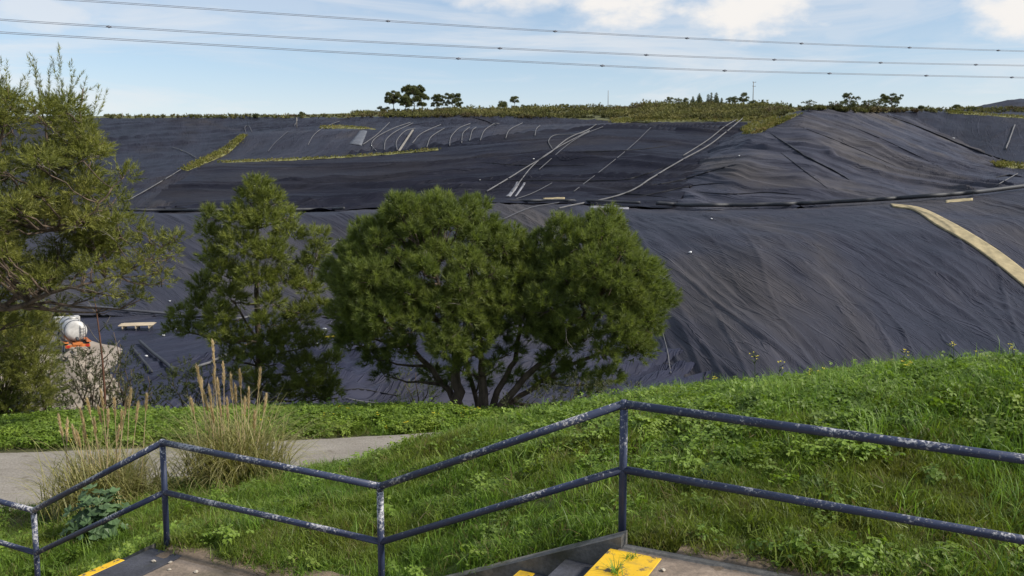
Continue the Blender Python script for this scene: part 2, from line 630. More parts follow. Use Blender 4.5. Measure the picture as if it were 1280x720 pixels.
# upper bench slope that carries the hoses
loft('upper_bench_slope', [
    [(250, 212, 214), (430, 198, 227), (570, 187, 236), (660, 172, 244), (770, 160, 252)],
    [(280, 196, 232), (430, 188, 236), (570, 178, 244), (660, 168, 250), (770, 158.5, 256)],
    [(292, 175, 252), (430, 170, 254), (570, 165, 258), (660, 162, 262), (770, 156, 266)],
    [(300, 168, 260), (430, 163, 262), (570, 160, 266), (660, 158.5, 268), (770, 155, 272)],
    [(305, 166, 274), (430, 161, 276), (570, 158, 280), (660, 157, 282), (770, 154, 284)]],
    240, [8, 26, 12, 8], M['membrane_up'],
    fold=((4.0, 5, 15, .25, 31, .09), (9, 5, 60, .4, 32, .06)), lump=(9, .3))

# top slope below the skyline
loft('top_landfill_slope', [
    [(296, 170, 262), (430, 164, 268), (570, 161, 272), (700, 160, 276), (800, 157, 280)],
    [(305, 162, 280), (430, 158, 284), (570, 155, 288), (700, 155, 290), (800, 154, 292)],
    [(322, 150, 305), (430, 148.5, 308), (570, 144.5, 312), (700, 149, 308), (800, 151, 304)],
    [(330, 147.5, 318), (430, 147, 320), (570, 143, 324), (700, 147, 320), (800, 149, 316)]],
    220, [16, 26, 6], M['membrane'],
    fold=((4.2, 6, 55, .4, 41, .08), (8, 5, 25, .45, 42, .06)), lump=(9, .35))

# the pointed mound on the right
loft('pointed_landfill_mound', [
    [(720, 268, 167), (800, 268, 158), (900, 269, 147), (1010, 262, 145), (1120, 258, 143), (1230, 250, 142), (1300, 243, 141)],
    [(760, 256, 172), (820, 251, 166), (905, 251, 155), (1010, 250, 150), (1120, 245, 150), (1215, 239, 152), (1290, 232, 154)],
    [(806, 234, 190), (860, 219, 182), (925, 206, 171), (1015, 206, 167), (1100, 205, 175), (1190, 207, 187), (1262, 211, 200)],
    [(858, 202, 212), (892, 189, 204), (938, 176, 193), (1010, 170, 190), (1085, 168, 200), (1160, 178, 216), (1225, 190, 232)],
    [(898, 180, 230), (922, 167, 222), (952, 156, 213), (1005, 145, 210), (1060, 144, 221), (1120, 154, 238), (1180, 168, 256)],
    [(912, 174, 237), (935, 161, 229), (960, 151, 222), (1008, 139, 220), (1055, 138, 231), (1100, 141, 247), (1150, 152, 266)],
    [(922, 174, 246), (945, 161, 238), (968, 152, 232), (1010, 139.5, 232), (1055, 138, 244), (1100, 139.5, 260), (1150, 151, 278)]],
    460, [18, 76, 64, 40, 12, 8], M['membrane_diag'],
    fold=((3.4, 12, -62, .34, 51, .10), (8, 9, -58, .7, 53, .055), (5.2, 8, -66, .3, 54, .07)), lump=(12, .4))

# far right slope behind the mound
loft('far_right_landfill_slope', [
    [(1060, 170, 250), (1190, 214, 218), (1300, 232, 204), (1500, 236, 200)],
    [(1070, 158, 260), (1190, 196, 240), (1300, 216, 220), (1500, 222, 218)],
    [(1082, 148, 272), (1190, 170, 258), (1300, 186, 246), (1500, 190, 244)],
    [(1094, 139.5, 282), (1190, 142, 282), (1300, 150, 276), (1500, 152, 276)],
    [(1096, 138.5, 296), (1190, 140, 298), (1300, 147, 292), (1500, 149, 292)],
    [(1096, 138, 330), (1190, 138, 330), (1300, 141, 330), (1500, 143, 330)]],
    220, [12, 24, 26, 6, 8], M['membrane'],
    fold=((6, 5, 20, .3, 61, .07), (2.6, 5, 60, .12, 62, .12)), lump=(11, .4))

# dark mound far off on the right
loft('far_dark_mound', [
    [(1150, 141, 330), (1240, 141, 335), (1340, 142, 340), (1500, 142, 340)],
    [(1190, 137, 352), (1250, 134, 352), (1340, 134, 352), (1500, 136, 352)],
    [(1222, 133, 372), (1262, 125, 372), (1340, 122, 372), (1500, 126, 372)],
    [(1224, 133, 400), (1266, 125, 400), (1340, 122, 400), (1500, 126, 400)]],
    90, [8, 10, 6], M['membrane'], fold=((5, 5, 30, .3, 71, .09),), lump=(10, .3))

# pit floor
def pit_floor():
    global OFF
    nx, ny = 270, 160
    X, Y = np.meshgrid(np.linspace(-95, 40, nx), np.linspace(44, 122, ny))
    D = .5 * fbm(X / 9, Y / 9, 3, 3)
    for (sp, st, an, h, sd, w) in ((5, 4, 60, .9, 81, .08), (3.0, 3, 10, .6, 82, .09), (2, 3, -40, .3, 83, .12)):
        D = D + h * folds(X, Y, sp, st, math.radians(an), sd, w, .2)
    # a sunken cell below the right end of the verge
    Z = -16.4 + D
    # floor rises a little to the far left where the track comes in
    dl = np.clip((-24 - X) / 14, 0, 1)
    Z = Z * (1 - dl) + dl * (-16.2 + .25 * fbm(X / 7, Y / 7, 3, 8))
    P = np.stack([X, Y, Z], -1).reshape(-1, 3)
    F = grid_faces(ny, nx)
    o = link('pit_floor', mesh_np('pit_floor', P, F, uv=P[:, :2]), M['membrane_floor'], smooth_=True)
    o['kind'] = 'structure'
    ALLV.append(P); ALLF.append(F + OFF); OFF += len(P)


pit_floor()

# hill top behind the crest: rough grass and heath
loft('hilltop_ground', [
    [(-330, 151, 308), (140, 149.5, 308), (330, 148.5, 314), (430, 148, 316), (570, 144, 320), (700, 148, 316), (790, 152, 292), (880, 156, 262), (940, 157, 240), (985, 149, 228), (1010, 141, 236), (1060, 139.5, 252), (1100, 140.5, 284), (1300, 149, 306), (1500, 148, 300)],
    [(-330, 149, 320), (140, 147.5, 320), (330, 146.5, 324), (430, 146, 326), (570, 141, 330), (700, 144, 326), (790, 146, 306), (880, 148, 280), (940, 149, 258), (985, 143, 246), (1010, 138.5, 250), (1060, 137.5, 266), (1100, 138.5, 300), (1300, 146, 320), (1500, 145, 315)],
    [(-330, 147.5, 345), (140, 146, 345), (330, 145.5, 350), (430, 143, 350), (570, 138, 352), (700, 137, 352), (790, 135, 345), (880, 133, 335), (940, 134, 325), (985, 136, 315), (1010, 136.8, 310), (1060, 136.5, 310), (1100, 137, 320), (1300, 140, 350), (1500, 140, 350)],
    [(-330, 148, 400), (140, 147, 400), (330, 146.5, 400), (430, 144, 400), (570, 138.5, 400), (700, 137.5, 400), (790, 135.5, 400), (880, 133.5, 400), (940, 134.5, 400), (985, 136.5, 400), (1010, 137, 400), (1060, 137, 400), (1100, 137.5, 400), (1300, 140, 400), (1500, 140, 400)],
    [(-330, 170, 600), (140, 170, 600), (330, 170, 600), (430, 170, 600), (570, 170, 600), (700, 170, 600), (790, 170, 600), (880, 170, 600), (940, 170, 600), (985, 170, 600), (1010, 170, 600), (1060, 170, 600), (1100, 170, 600), (1300, 170, 600), (1500, 170, 600)]],
    260, [8, 10, 8, 8], simple_mat('hilltop_grass', (.085, .088, .030), .95, .5, .25, .2, coords='Object'), lump=(5, .35))

BVH = BVHTree.FromPolygons([Vector(p) for p in np.concatenate(ALLV)], np.concatenate(ALLF).tolist())
ORIGIN = Vector((0, 0, 0))


def hit(px, py, lift=0.0):
    d = ray(px, py).normalized()
    loc, nrm, _, dist = BVH.ray_cast(ORIGIN, d)
    if loc is None:
        return None
    if nrm.z < 0: nrm = -nrm
    return loc + nrm * lift


def drop(x, y, z0=80):
    loc, nrm, _, _ = BVH.ray_cast(Vector((x, y, z0)), Vector((0, 0, -1)))
    return loc


# wide ground sheet to the horizon
gs = 4000.0
g_me = mesh_np('ground', [(-gs, -gs, -19), (gs, -gs, -19), (gs, gs, -19), (-gs, gs, -19)], [[0, 1, 2, 3]])
tag(link('ground', g_me, M['far_ground']), kind='structure')

# ------------------------------------------------------------------ near hillside
RA, RB = 6.55, -0.50                     # railing runs along y = RA + RB*x
RL = math.hypot(1, RB)
RDIR = Vector((-1 / RL, -RB / RL, 0))    # along the railing, downhill to the left
RNRM = Vector((-RB / RL, 1 / RL, 0))     # away from the stairs


def rail_hit(px, py):
    r = ray(px, py)
    return r * (RA / (r.y - RB * r.x))


def sn(x, y):
    dx, dy = x, y - RA
    return dx * RDIR.x + dy * RDIR.y, dx * RNRM.x + dy * RNRM.y


def s_of(p): return sn(p.x, p.y)[0]


P3t, P2t, P1t, P0t = rail_hit(780, 505), rail_hit(475, 608), rail_hit(203, 553), rail_hit(42, 638)
S3, S2, S1, S0 = (s_of(p) for p in (P3t, P2t, P1t, P0t))
ZL1 = rail_hit(780, 674).z               # upper landing level
ZL2 = rail_hit(208, 683).z               # lower landing level
ZL3 = ZL2 - (P1t.z - P0t.z)
POST_H = P3t.z - ZL1


def walk_z(s):
    return np.interp(s, [S3, S2, S1, S0], [ZL1, ZL2, ZL2, ZL3])


ctrl = []


def cp(x, y, z): ctrl.append((x, y, z))


def cpx(px, py, d): ctrl.append(tuple(at(px, py, d)))


def line_pt(s, n): return (RDIR.x * s + RNRM.x * n, RA + RDIR.y * s + RNRM.y * n)


for s in (-9, -6, -4, -2.4, S3 - .1, (S3 + S2) / 2, S2, (S2 + S1) / 2, S1, (S1 + S0) / 2, S0, S0 + 1.5, S0 + 4, S0 + 8):
    for n, dz in ((0.15, 0.0), (-1.0, 0.0), (-2.2, .02), (-4.2, .35)):
        x, y = line_pt(s, n)
        cp(x, y, float(walk_z(s)) + dz)
cp(0, 0, -1.65); cp(4, -2, -1.5); cp(-5, 0, -2.6); cp(0, -6, -.8); cp(-12, -2, -3.5); cp(10, -4, -.8); cp(-25, 0, -5); cp(-25, -8, -4); cp(18, -6, 0); cp(0, -12, .2); cp(20, 4, -1.2)
crest = [(1500, 462, 8.2), (1280, 469, 9.0), (1200, 472, 9.5), (1100, 480, 10), (1000, 489, 10.5), (900, 497, 11), (830, 507, 11.4), (770, 515, 11.5), (700, 526, 11.5), (640, 537, 11.3), (560, 556, 11)]
for (px, py, d) in crest:
    cpx(px, py, d)
    p = at(px, py, d)
    cp(p.x * 1.06, p.y + 2.5, p.z - .75)
    cp(p.x * 1.25, p.y + 7, min(-4.9, p.z - 2.9))
    cp(p.x * 1.7, p.y + 19, -9.8)
    cp(p.x * 2.2, p.y + 36, -16.8)
for q in ((1280, 600, 6.9), (1150, 560, 7.4), (1000, 560, 7.6), (880, 560, 8.2), (700, 600, 8.4), (560, 640, 8.6), (450, 640, 9.3)):
    cpx(*q)
# slope down to the path on the left
for q in ((130, 632, 12.6), (300, 606, 13.2), (230, 640, 11), (125, 662, 10.6), (400, 592, 13), (20, 690, 11.6), (480, 572, 12.6), (330, 640, 10.8)):
    cpx(*q)
ZP = -5.5
for (x, y) in ((-40, 14.5), (-25, 15), (-16, 15.3), (-9, 15.6), (-4, 16.6), (-1, 18), (3, 20), (-40, 20), (-25, 19.5), (-16, 18.5), (-9, 18.8), (-4, 19.6), (-1.5, 20.2)):
    cp(x, y, ZP)
for q in ((-300, 532, 21.5), (0, 531, 21.6), (120, 526, 22), (250, 521, 22.6), (400, 518, 23.2), (500, 518, 23.6), (590, 524, 24)):
    cpx(*q)
    p = at(*q)
    cp(p.x * 1.2, p.y + 5, p.z - 2.0)
    cp(p.x * 1.5, p.y + 12, p.z - 6)
    cp(p.x * 2.0, p.y + 22, -16.9)
cp(-60, 20, -5.5); cp(-60, 45, -17)
C = np.array(ctrl)


def tps_fit(C, lam=.02):
    X = C[:, :2]; n = len(X)
    d2 = ((X[:, None] - X[None]) ** 2).sum(-1)
    K = .5 * d2 * np.log(d2 + 1e-9) + lam * n * np.eye(n) * .05
    Pm = np.hstack([np.ones((n, 1)), X])
    A = np.block([[K, Pm], [Pm.T, np.zeros((3, 3))]])
    return np.linalg.solve(A, np.concatenate([C[:, 2], np.zeros(3)]))


TW = tps_fit(C)


def tps(x, y):
    x = np.asarray(x, float); y = np.asarray(y, float)
    sh = x.shape
    x, y = x.ravel(), y.ravel()
    out = np.empty(len(x))
    for i in range(0, len(x), 20000):
        xx, yy = x[i:i + 20000], y[i:i + 20000]
        d2 = (xx[:, None] - C[None, :, 0]) ** 2 + (yy[:, None] - C[None, :, 1]) ** 2
        out[i:i + 20000] = (.5 * d2 * np.log(d2 + 1e-9)) @ TW[:-3] + TW[-3] + TW[-2] * xx + TW[-1] * yy
    return out.reshape(sh)


STAIR_W = 1.75


def path_band(x):
    """near and far edge of the path at x"""
    xn = np.array([-60, -30, -16, -11, -8, -4.5, -2.5, -.5, 3, 8])
    near = np.interp(x, xn, [12.0, 12.0, 12.2, 12.7, 13.7, 15.9, 17.3, 18.2, 19.8, 22.5])
    far = np.interp(x, xn, [18.6, 18.2, 18.1, 18.2, 18.5, 19.1, 19.4, 19.9, 21.4, 24.4])
    return near, far


def terrain(x, y):
    x = np.asarray(x, float); y = np.asarray(y, float)
    z = tps(x, y)
    z = np.clip(z, -17.2, 3)
    s, n = sn(x, y)
    zw = walk_z(s)
    # cut the stairs in
    inside = 1 / (1 + np.exp(-(np.minimum(n + STAIR_W + .35, -.02 - n)) / .05))
    z = z * (1 - inside) + (np.minimum(z, zw) - .28) * inside
    # flatten the path
    near, far = path_band(x)
    pb = 1 / (1 + np.exp(-np.minimum(y - near + .1, far + .1 - y) / .12))
    z = z * (1 - pb) + ZP * pb
    return z


def bumpy(x, y):
    z = terrain(x, y)
    s, n = sn(np.asarray(x, float), np.asarray(y, float))
    near, far = path_band(np.asarray(x, float))
    free = (1 - 1 / (1 + np.exp(-(np.minimum(n + STAIR_W + .5, .1 - n)) / .06))) * (1 - 1 / (1 + np.exp(-np.minimum(y - near + .4, far + .4 - y) / .15)))
    return z + free * (.09 * fbm(x / 1.6, y / 1.6, 3, 4) + .05 * fbm(x / .45, y / .45, 2, 6))


def hillside():
    xs = np.concatenate([np.arange(-70, -14, .7), np.arange(-14, 12, .16), np.arange(12, 62, .7)])
    ys = np.concatenate([np.arange(-14, 3.5, .6), np.arange(3.5, 26, .16), np.arange(26, 64, .7)])
    X, Y = np.meshgrid(xs, ys)
    Z = bumpy(X, Y)
    P = np.stack([X, Y, Z], -1).reshape(-1, 3)
    F = grid_faces(len(ys), len(xs))
    tag(link('hillside', mesh_np('hillside', P, F), M['soil_grass'], smooth_=True), kind='structure')
    return P, F


HP, HF = hillside()
HBVH = BVHTree.FromPolygons([Vector(p) for p in HP], HF.tolist())


def hit_near(px, py):
    loc, nrm, _, dist = HBVH.ray_cast(ORIGIN, ray(px, py).normalized())
    return loc


def make_path():
    xs = np.arange(-60, 7, .35)
    near, far = path_band(xs)
    w = np.linspace(0, 1, 9)
    X = np.repeat(xs[:, None], 9, 1)
    Y = near[:, None] * (1 - w) + far[:, None] * w
    e = np.where((w == 0) | (w == 1), 1, 0)
    Y = Y + e * .12 * perlin(X * 1.5, Y * 0 + 3.3)
    Z = np.full_like(X, ZP + .045) + .01 * perlin(X, Y, 3) - e * .08
    P = np.stack([X, Y, Z], -1).reshape(-1, 3)
    tag(link('path', mesh_np('path', P, grid_faces(len(xs), 9)[:, ::-1]), M['path'], smooth_=True), kind='structure')


make_path()

# dirt track in the pit on the left, where the lorry stands
def track():
    pts = [(-70, 96), (-52, 91), (-43, 86), (-40, 79), (-40.5, 71), (-45, 63), (-52, 56)]
    wid = [5, 5, 4.5, 4.0, 4.0, 5, 6]
    s = np.linspace(0, len(pts) - 1, 50)
    cx = np.interp(s, range(len(pts)), [p[0] for p in pts]); cy = np.interp(s, range(len(pts)), [p[1] for p in pts])
    w = np.interp(s, range(len(pts)), wid)
    tx, ty = np.gradient(cx), np.gradient(cy)
    l = np.hypot(tx, ty); nx, ny = -ty / l, tx / l
    k = np.linspace(-1, 1, 13)
    X = cx[:, None] + nx[:, None] * w[:, None] * k * (1 + .15 * perlin(s[:, None], k[None] * 0 + 2, 2))
    Y = cy[:, None] + ny[:, None] * w[:, None] * k
    Z = np.zeros_like(X)
    for i in range(X.shape[0]):
        for j in range(X.shape[1]):
            h = drop(X[i, j], Y[i, j], 0)
            Z[i, j] = (h.z if h else -16.3) + .10 * (1 - k[j] ** 4) + .02
    P = np.stack([X, Y, Z + .05 * perlin(X * 1.2, Y * 1.2, 5)], -1).reshape(-1, 3)
    tag(link('dirt_track', mesh_np('dirt_track', P, grid_faces(50, 13)), M['dirt'], smooth_=True), kind='structure')


track()

# ------------------------------------------------------------------ stairs and handrail
def paint_mat():
    m, t, b = mat_new('chipped_navy_paint')
    co = tc_out(t, 'Object')
    geo = t.nodes.new('ShaderNodeNewGeometry')
    sp = t.nodes.new('ShaderNodeSeparateXYZ')
    t.links.new(geo.outputs['Normal'], sp.inputs[0])
    f = noise(t, co, 42, 6, .70)
    big = noise(t, co, 2.6, 4, .6)
    up = smooth(t, sp.outputs[2], -.5, .9, 0.0, .085)      # worn where hands and rain reach
    v = mathn(t, 'ADD', mathn(t, 'ADD', f, up), mathn(t, 'MULTIPLY', mathn(t, 'SUBTRACT', big, .5), .75))
    chip = smooth(t, v, .664, .684)
    edge = smooth(t, v, .612, .632)
    base = ramp(t, noise(t, co, 5, 4), [(.3, (.020, .028, .064)), (.7, (.036, .048, .098))])
    c = mixc(t, edge, base, (.10, .105, .13))
    c = mixc(t, chip, c, ramp(t, noise(t, co, 60, 3), [(.3, (.26, .25, .26)), (.7, (.55, .54, .55))]))
    rust = smooth(t, noise(t, mapping(t, co, loc=(4, 2, 1)), 9, 5, .7), .67, .70)
    c = mixc(t, mathn(t, 'MULTIPLY', rust, .7), c, (.10, .042, .018))
    t.links.new(c, b.inputs['Base Color'])
    b.inputs['Roughness'].default_value = .48
    bump(t, b, mathn(t, 'SUBTRACT', noise(t, co, 30, 3), mathn(t, 'MULTIPLY', chip, .8)), .35, .002)
    return m


M['rail'] = paint_mat()


def concrete_mat(name, col, moss=.4):
    m, t, b = mat_new(name)
    geo = t.nodes.new('ShaderNodeNewGeometry')
    p = geo.outputs['Position']
    f = noise(t, p, 2.2, 6, .65)
    g = noise(t, p, 30, 4, .7)
    c = ramp(t, f, [(.3, tuple(x * .5 for x in col)), (.5, col), (.7, tuple(x * 1.35 for x in col))])
    c = mixc(t, .6, c, ramp(t, g, [(.3, (.6, .6, .6)), (.7, (1.4, 1.4, 1.38))]), 'MULTIPLY')
    c = mixc(t, mathn(t, 'MULTIPLY', smooth(t, noise(t, p, 1.4, 5, .7), .5, .62), moss), c, (.035, .037, .012))
    t.links.new(c, b.inputs['Base Color'])
    b.inputs['Roughness'].default_value = .9
    bump(t, b, g, .7, .012)
    return m


def yellow_mat():
    m, t, b = mat_new('worn_yellow_paint')
    geo = t.nodes.new('ShaderNodeNewGeometry')
    p = geo.outputs['Position']
    v = noise(t, p, 14, 6, .7)
    c = ramp(t, noise(t, p, 3, 4), [(.3, (.62, .36, .008)), (.7, (.80, .50, .012))])
    c = mixc(t, smooth(t, v, .565, .60), c, (.12, .09, .05))
    c = mixc(t, mathn(t, 'MULTIPLY', smooth(t, noise(t, p, 5, 5, .7), .5, .62), .45), c, (.30, .20, .05))
    t.links.new(c, b.inputs['Base Color'])
    b.inputs['Roughness'].default_value = .6
    bump(t, b, v, .5, .006)
    return m


M['concrete'] = concrete_mat('weathered_concrete', (.24, .185, .14))
M['dark_tread'] = concrete_mat('dark_painted_tread', (.05, .052, .066), .25)
M['kerb'] = concrete_mat('grey_kerb', (.16, .15, .135), .6)
M['yellow'] = yellow_mat()


def frame_at(s, n, z):
    x, y = line_pt(s, n)
    return Vector((x, y, z))


RM = Matrix.Rotation(math.atan2(RDIR.y, RDIR.x), 3, 'Z')     # local x = along the railing


def slab(s0, s1, n0, n1, z0, z1, bev=.008):
    mb = MB()
    c = frame_at((s0 + s1) / 2, (n0 + n1) / 2, (z0 + z1) / 2)
    mb.box(c, (abs(s1 - s0), abs(n1 - n0), abs(z1 - z0)), RM, bev)
    return mb


def stairs():
    x, y = line_pt((S3 + S0) / 2, -1)
    root = empty('staircase', (x, y, ZL3))
    tag(root, 'concrete garden staircase with dark treads and yellow step edges below the navy handrail', 'stairs')

    def part(name, mb, mat):
        o = mb.build(name, mat)
        o.parent = root
        o.matrix_parent_inverse = root.matrix_world.inverted()
        root_inv = Matrix.Translation(-Vector(root.location))
        o.matrix_parent_inverse = root_inv
        return o
    nA, nB = -.14, -STAIR_W
    NS = 6
    # landings
    part('landing', slab(-9, S3 - .02, nA, nB - .3, ZL1 - .3, ZL1, .02), M['concrete'])
    part('landing', slab(S2 + .02, S1 - .30, nA, nB - .3, ZL2 - .3, ZL2, .02), M['concrete'])
    part('landing', slab(S0 + .02, S0 + 7, nA, nB - .3, ZL3 - .3, ZL3, .02), M['concrete'])
    # yellow patch on the top landing's edge, dark band and yellow strip on the lower one
    part('yellow_edge', slab(S3 - .36, S3 + .015, nA - .07, nB, ZL1 - .05, ZL1 + .006, .004), M['yellow'])
    part('tread', slab(S1 - .30, S1 + .10, nA + .05, nB, ZL2 - .3, ZL2 + .004, .006), M['dark_tread'])
    part('yellow_edge', slab(S1 + .105, S1 + .195, nA - .26, nB, ZL2 - .3, ZL2 + .002, .004), M['yellow'])
    for (sa, sb, za, zb, off) in ((S3, S2, ZL1, ZL2, 0), (S1 + .20, S0, ZL2, ZL3, 0)):
        st = (sb - sa) / NS
        rh = (za - zb) / NS
        for k in range(NS - 1):
            s0, s1 = sa + st * k, sa + st * (k + 1)
            z = za - rh * (k + 1)
            part('tread', slab(s0 + .001, s1 + .02, nA - .03, nB, z - .30, z, .008), M['dark_tread'])
            if k == 0: continue
            part('yellow_edge', slab(s1 - .10, s1 + .026, nA - .05, nB + .02, z - .045, z + .004, .003), M['yellow'])
    # kerbs (sloping stringer on the far side of each flight)
    for (sa, sb, za, zb) in ((S3 - .05, S2, ZL1, ZL2), (S1 + .12, S0, ZL2 - .06, ZL3 - .06)):
        mb = MB()
        V = []
        for (s, z) in ((sa, za), (sb, zb)):
            for n in (nA - .02, nA + .11):
                V += [frame_at(s, n, z + .085), frame_at(s, n, z - .45)]
        F = [[0, 2, 6, 4], [1, 5, 7, 3], [0, 4, 5, 1], [2, 3, 7, 6], [0, 1, 3, 2], [4, 6, 7, 5]]
        mb.add(V, F)
        part('kerb', mb, M['kerb'])
    part('kerb', slab(S3 - .05, S3 - 4.5, nA + .05, nA - .03, ZL1 - .3, ZL1 + .012, .012), M['kerb'])
    return root


def soil_edge(sa, sb, z, seed):
    """crumbly earth and grit creeping over the rim of a landing"""
    ss = np.arange(sa, sb, .035); nn_ = np.linspace(-.62, .22, 26)
    S_, N_ = np.meshgrid(ss, nn_)
    X = RDIR.x * S_ + RNRM.x * N_; Y = RA + RDIR.y * S_ + RNRM.y * N_
    edge = .18 * perlin(S_ * 1.4, N_ * 0 + seed, 2) + .10 * perlin(S_ * 5, N_ * 3, 3)
    Z = z - .012 + np.clip((N_ + .26 + edge) * .09, -.03, .035) + .014 * fbm(X * 9, Y * 9, 3, 5)
    P = np.stack([X, Y, Z], -1).reshape(-1, 3)
    o = link('soil_edge', mesh_np('soil_edge', P, grid_faces(len(nn_), len(ss))[:, ::-1]), M['grit'], smooth_=True)
    o['kind'] = 'structure'


M['grit'] = concrete_mat('gritty_earth', (.17, .125, .085), .55)
stairs()
soil_edge(S2 + .1, S1 - .02, ZL2, 3.1)
soil_edge(S3 - 3.4, S3 - .42, ZL1, 7.7)


def handrail():
    root = empty('handrail', (P3t.x, P3t.y, ZL1))
    tag(root, 'navy painted tubular handrail with chipped white spots zigzagging down past the grass', 'handrail')
    inv = Matrix.Translation(-Vector(root.location))

    def part(name, mb, sm=True):
        o = mb.build(name, M['rail'], root, smooth_=sm)
        o.matrix_parent_inverse = inv
        return o
    # rail knees: right end off frame, the four posts, left end off frame
    gap = (P3t - rail_hit(780, 587)).z
    Rt = rail_hit(1280, 574)
    slope = (Rt.z - P3t.z) / (s_of(Rt) - S3)
    SR = S3 - 3.9
    Lt = S0 + 1.9
    tops = [frame_at(SR, 0, P3t.z + slope * (SR - S3)), P3t.copy(), P2t.copy(), P1t.copy(), P0t.copy(), frame_at(Lt, 0, P0t.z + .02)]
    r = .030
    for i in range(5):
        a, b = tops[i], tops[i + 1]
        part('top_rail', MB().tube([a, a.lerp(b, .5), b], r, 14))
    gaps = [gap * 1.03, gap, gap, (P1t - rail_hit(204, 615)).z, (P0t - rail_hit(44, 691)).z, (P0t - rail_hit(44, 691)).z]
    for i in range(5):
        a = tops[i] - Vector((0, 0, gaps[i])); b = tops[i + 1] - Vector((0, 0, gaps[i + 1]))
        part('middle_rail', MB().tube([a, a.lerp(b, .5), b], r * .93, 14))
    for i in range(0, 6):
        p = tops[i]
        zb = float(walk_z(s_of(p))) - .12
        if i == 0: zb = ZL1 - .12
        o = part('post', MB().tube([(p.x, p.y, zb), (p.x, p.y, (zb + p.z) / 2), (p.x, p.y, p.z)], r * .95, 14))
        # elbow welded at the top of the post
        mb = MB()
        for k in range(5):
            pass
        part('weld_joint', MB().tube([p - Vector((0, 0, .036)), p - Vector((0, 0, .02)), p + Vector((0, 0, .02)), p + Vector((0, 0, .0315))],
                                     [r * .99, r * 1.07, r * 1.03, r * .55], 14))


handrail()

# ------------------------------------------------------------------ foliage tools
def unit(a): return a / (np.linalg.norm(a, axis=-1, keepdims=True) + 1e-9)


def rand_dirs(n, r=rng): return unit(r.normal(size=(n, 3)))


def needles(pos, dirs, length, nn, nlen, width, tint, r=rng, spread=(.35, 1.15)):
    """bottle-brush shoots: nn flat needles on each shoot (one triangle each)"""
    n = len(pos)
    L = (length * r.uniform(.75, 1.25, n)) if np.isscalar(length) else length
    a = r.uniform(.05, 1.0, (n, nn))
    ref = rand_dirs(n, r)
    e1 = unit(np.cross(dirs, ref)); e2 = np.cross(dirs, e1)
    th = r.uniform(0, 2 * np.pi, (n, nn))
    rad = np.cos(th)[..., None] * e1[:, None] + np.sin(th)[..., None] * e2[:, None]
    ph = spread[1] + (spread[0] - spread[1]) * a + r.normal(0, .12, (n, nn))
    nd = np.cos(ph)[..., None] * dirs[:, None] + np.sin(ph)[..., None] * rad
    base = pos[:, None] + dirs[:, None] * (L[:, None] * a)[..., None]
    nl = nlen * r.uniform(.7, 1.2, (n, nn))
    tip = base + nd * nl[..., None]
    wv = unit(np.cross(nd, rand_dirs(n * nn, r).reshape(n, nn, 3))) * (width * .5)
    V = np.stack([base - wv, base + wv, tip], 2).reshape(-1, 3)
    F = np.arange(len(V)).reshape(-1, 3)
    t = np.repeat(tint, nn * 3)
    return V, F, t


def clump_shoots(centers, radii, per_m2, up=.45, outw=None, inner=.35, r=rng, flat=1.0):
    """shoots spread through ball-like clumps, mostly on their upper/outer skin"""
    P, D = [], []
    for c, rr in zip(centers, radii):
        k = max(5, int(per_m2 * 4 * math.pi * rr * rr * .6))
        d = rand_dirs(k * 2, r)
        keep = (d[:, 2] > -.45 + r.uniform(-.3, .3, k * 2))
        d = d[keep][:k]
        q = r.uniform(inner, 1.0, len(d)) ** .6
        off = d * (rr * q)[:, None]
        off[:, 2] *= flat
        p = c + off
        dd = d + np.array([0, 0, up])
        if outw is not None:
            dd = dd + unit(p - outw) * .6
        P.append(p); D.append(unit(dd + r.normal(0, .13, dd.shape)))
    return np.concatenate(P), np.concatenate(D)


def bez(a, b, sag, n=7, wob=.05, r=rng):
    a, b = np.array(a, float), np.array(b, float)
    L = np.linalg.norm(b - a)
    t = np.linspace(0, 1, n)[:, None]
    mid = (a + b) / 2 + np.array(sag) * L
    p = (1 - t) ** 2 * a + 2 * t * (1 - t) * mid + t * t * b
    w = r.normal(0, wob * L / n * 1.2, p.shape); w[0] = w[-1] = 0
    return p + w


def bark_mat(name, c1, c2, sc_=6.0):
    m, t, b = mat_new(name)
    co = tc_out(t, 'Object')
    f = noise(t, mapping(t, co, (1, 1, .25)), sc_, 6, .7)
    t.links.new(ramp(t, f, [(.35, c1), (.65, c2)]), b.inputs['Base Color'])
    b.inputs['Roughness'].default_value = .95
    bump(t, b, f, .9, .03)
    return m


M['bark'] = bark_mat('pine_bark', (.050, .036, .026), (.175, .125, .090))
M['twig'] = bark_mat('dead_twigs', (.10, .085, .068), (.24, .21, .175), 3)
M['pine'] = leaf_mat('pine_needles', (.100, .135, .032), (.142, .182, .046), (.190, .228, .064), .38, .5, 1.1, 'tint', .62)
M['pine_olive'] = leaf_mat('olive_pine_needles', (.125, .145, .032), (.175, .192, .044), (.225, .228, .060), .3, .5, .9, 'tint', .6)
M['pine_mid'] = leaf_mat('fresh_pine_needles', (.115, .145, .030), (.168, .200, .042), (.215, .240, .056), .28, .5, .9, 'tint', .62)
M['far_pine'] = leaf_mat('far_pine_needles', (.095, .115, .052), (.135, .155, .068), (.18, .19, .085), .15, .6, .2, 'tint', .6)
M['shrub'] = leaf_mat('shrub_leaves', (.030, .042, .014), (.048, .064, .020), (.070, .080, .030), .25, .55, .8, 'tint', .6)


def foliage_obj(name, V, F, t, mat, parent, inv):
    me = mesh_np(name, V, F, attrs={'tint': t})
    o = link(name, me, mat, parent)
    o.matrix_parent_inverse = inv
    return o


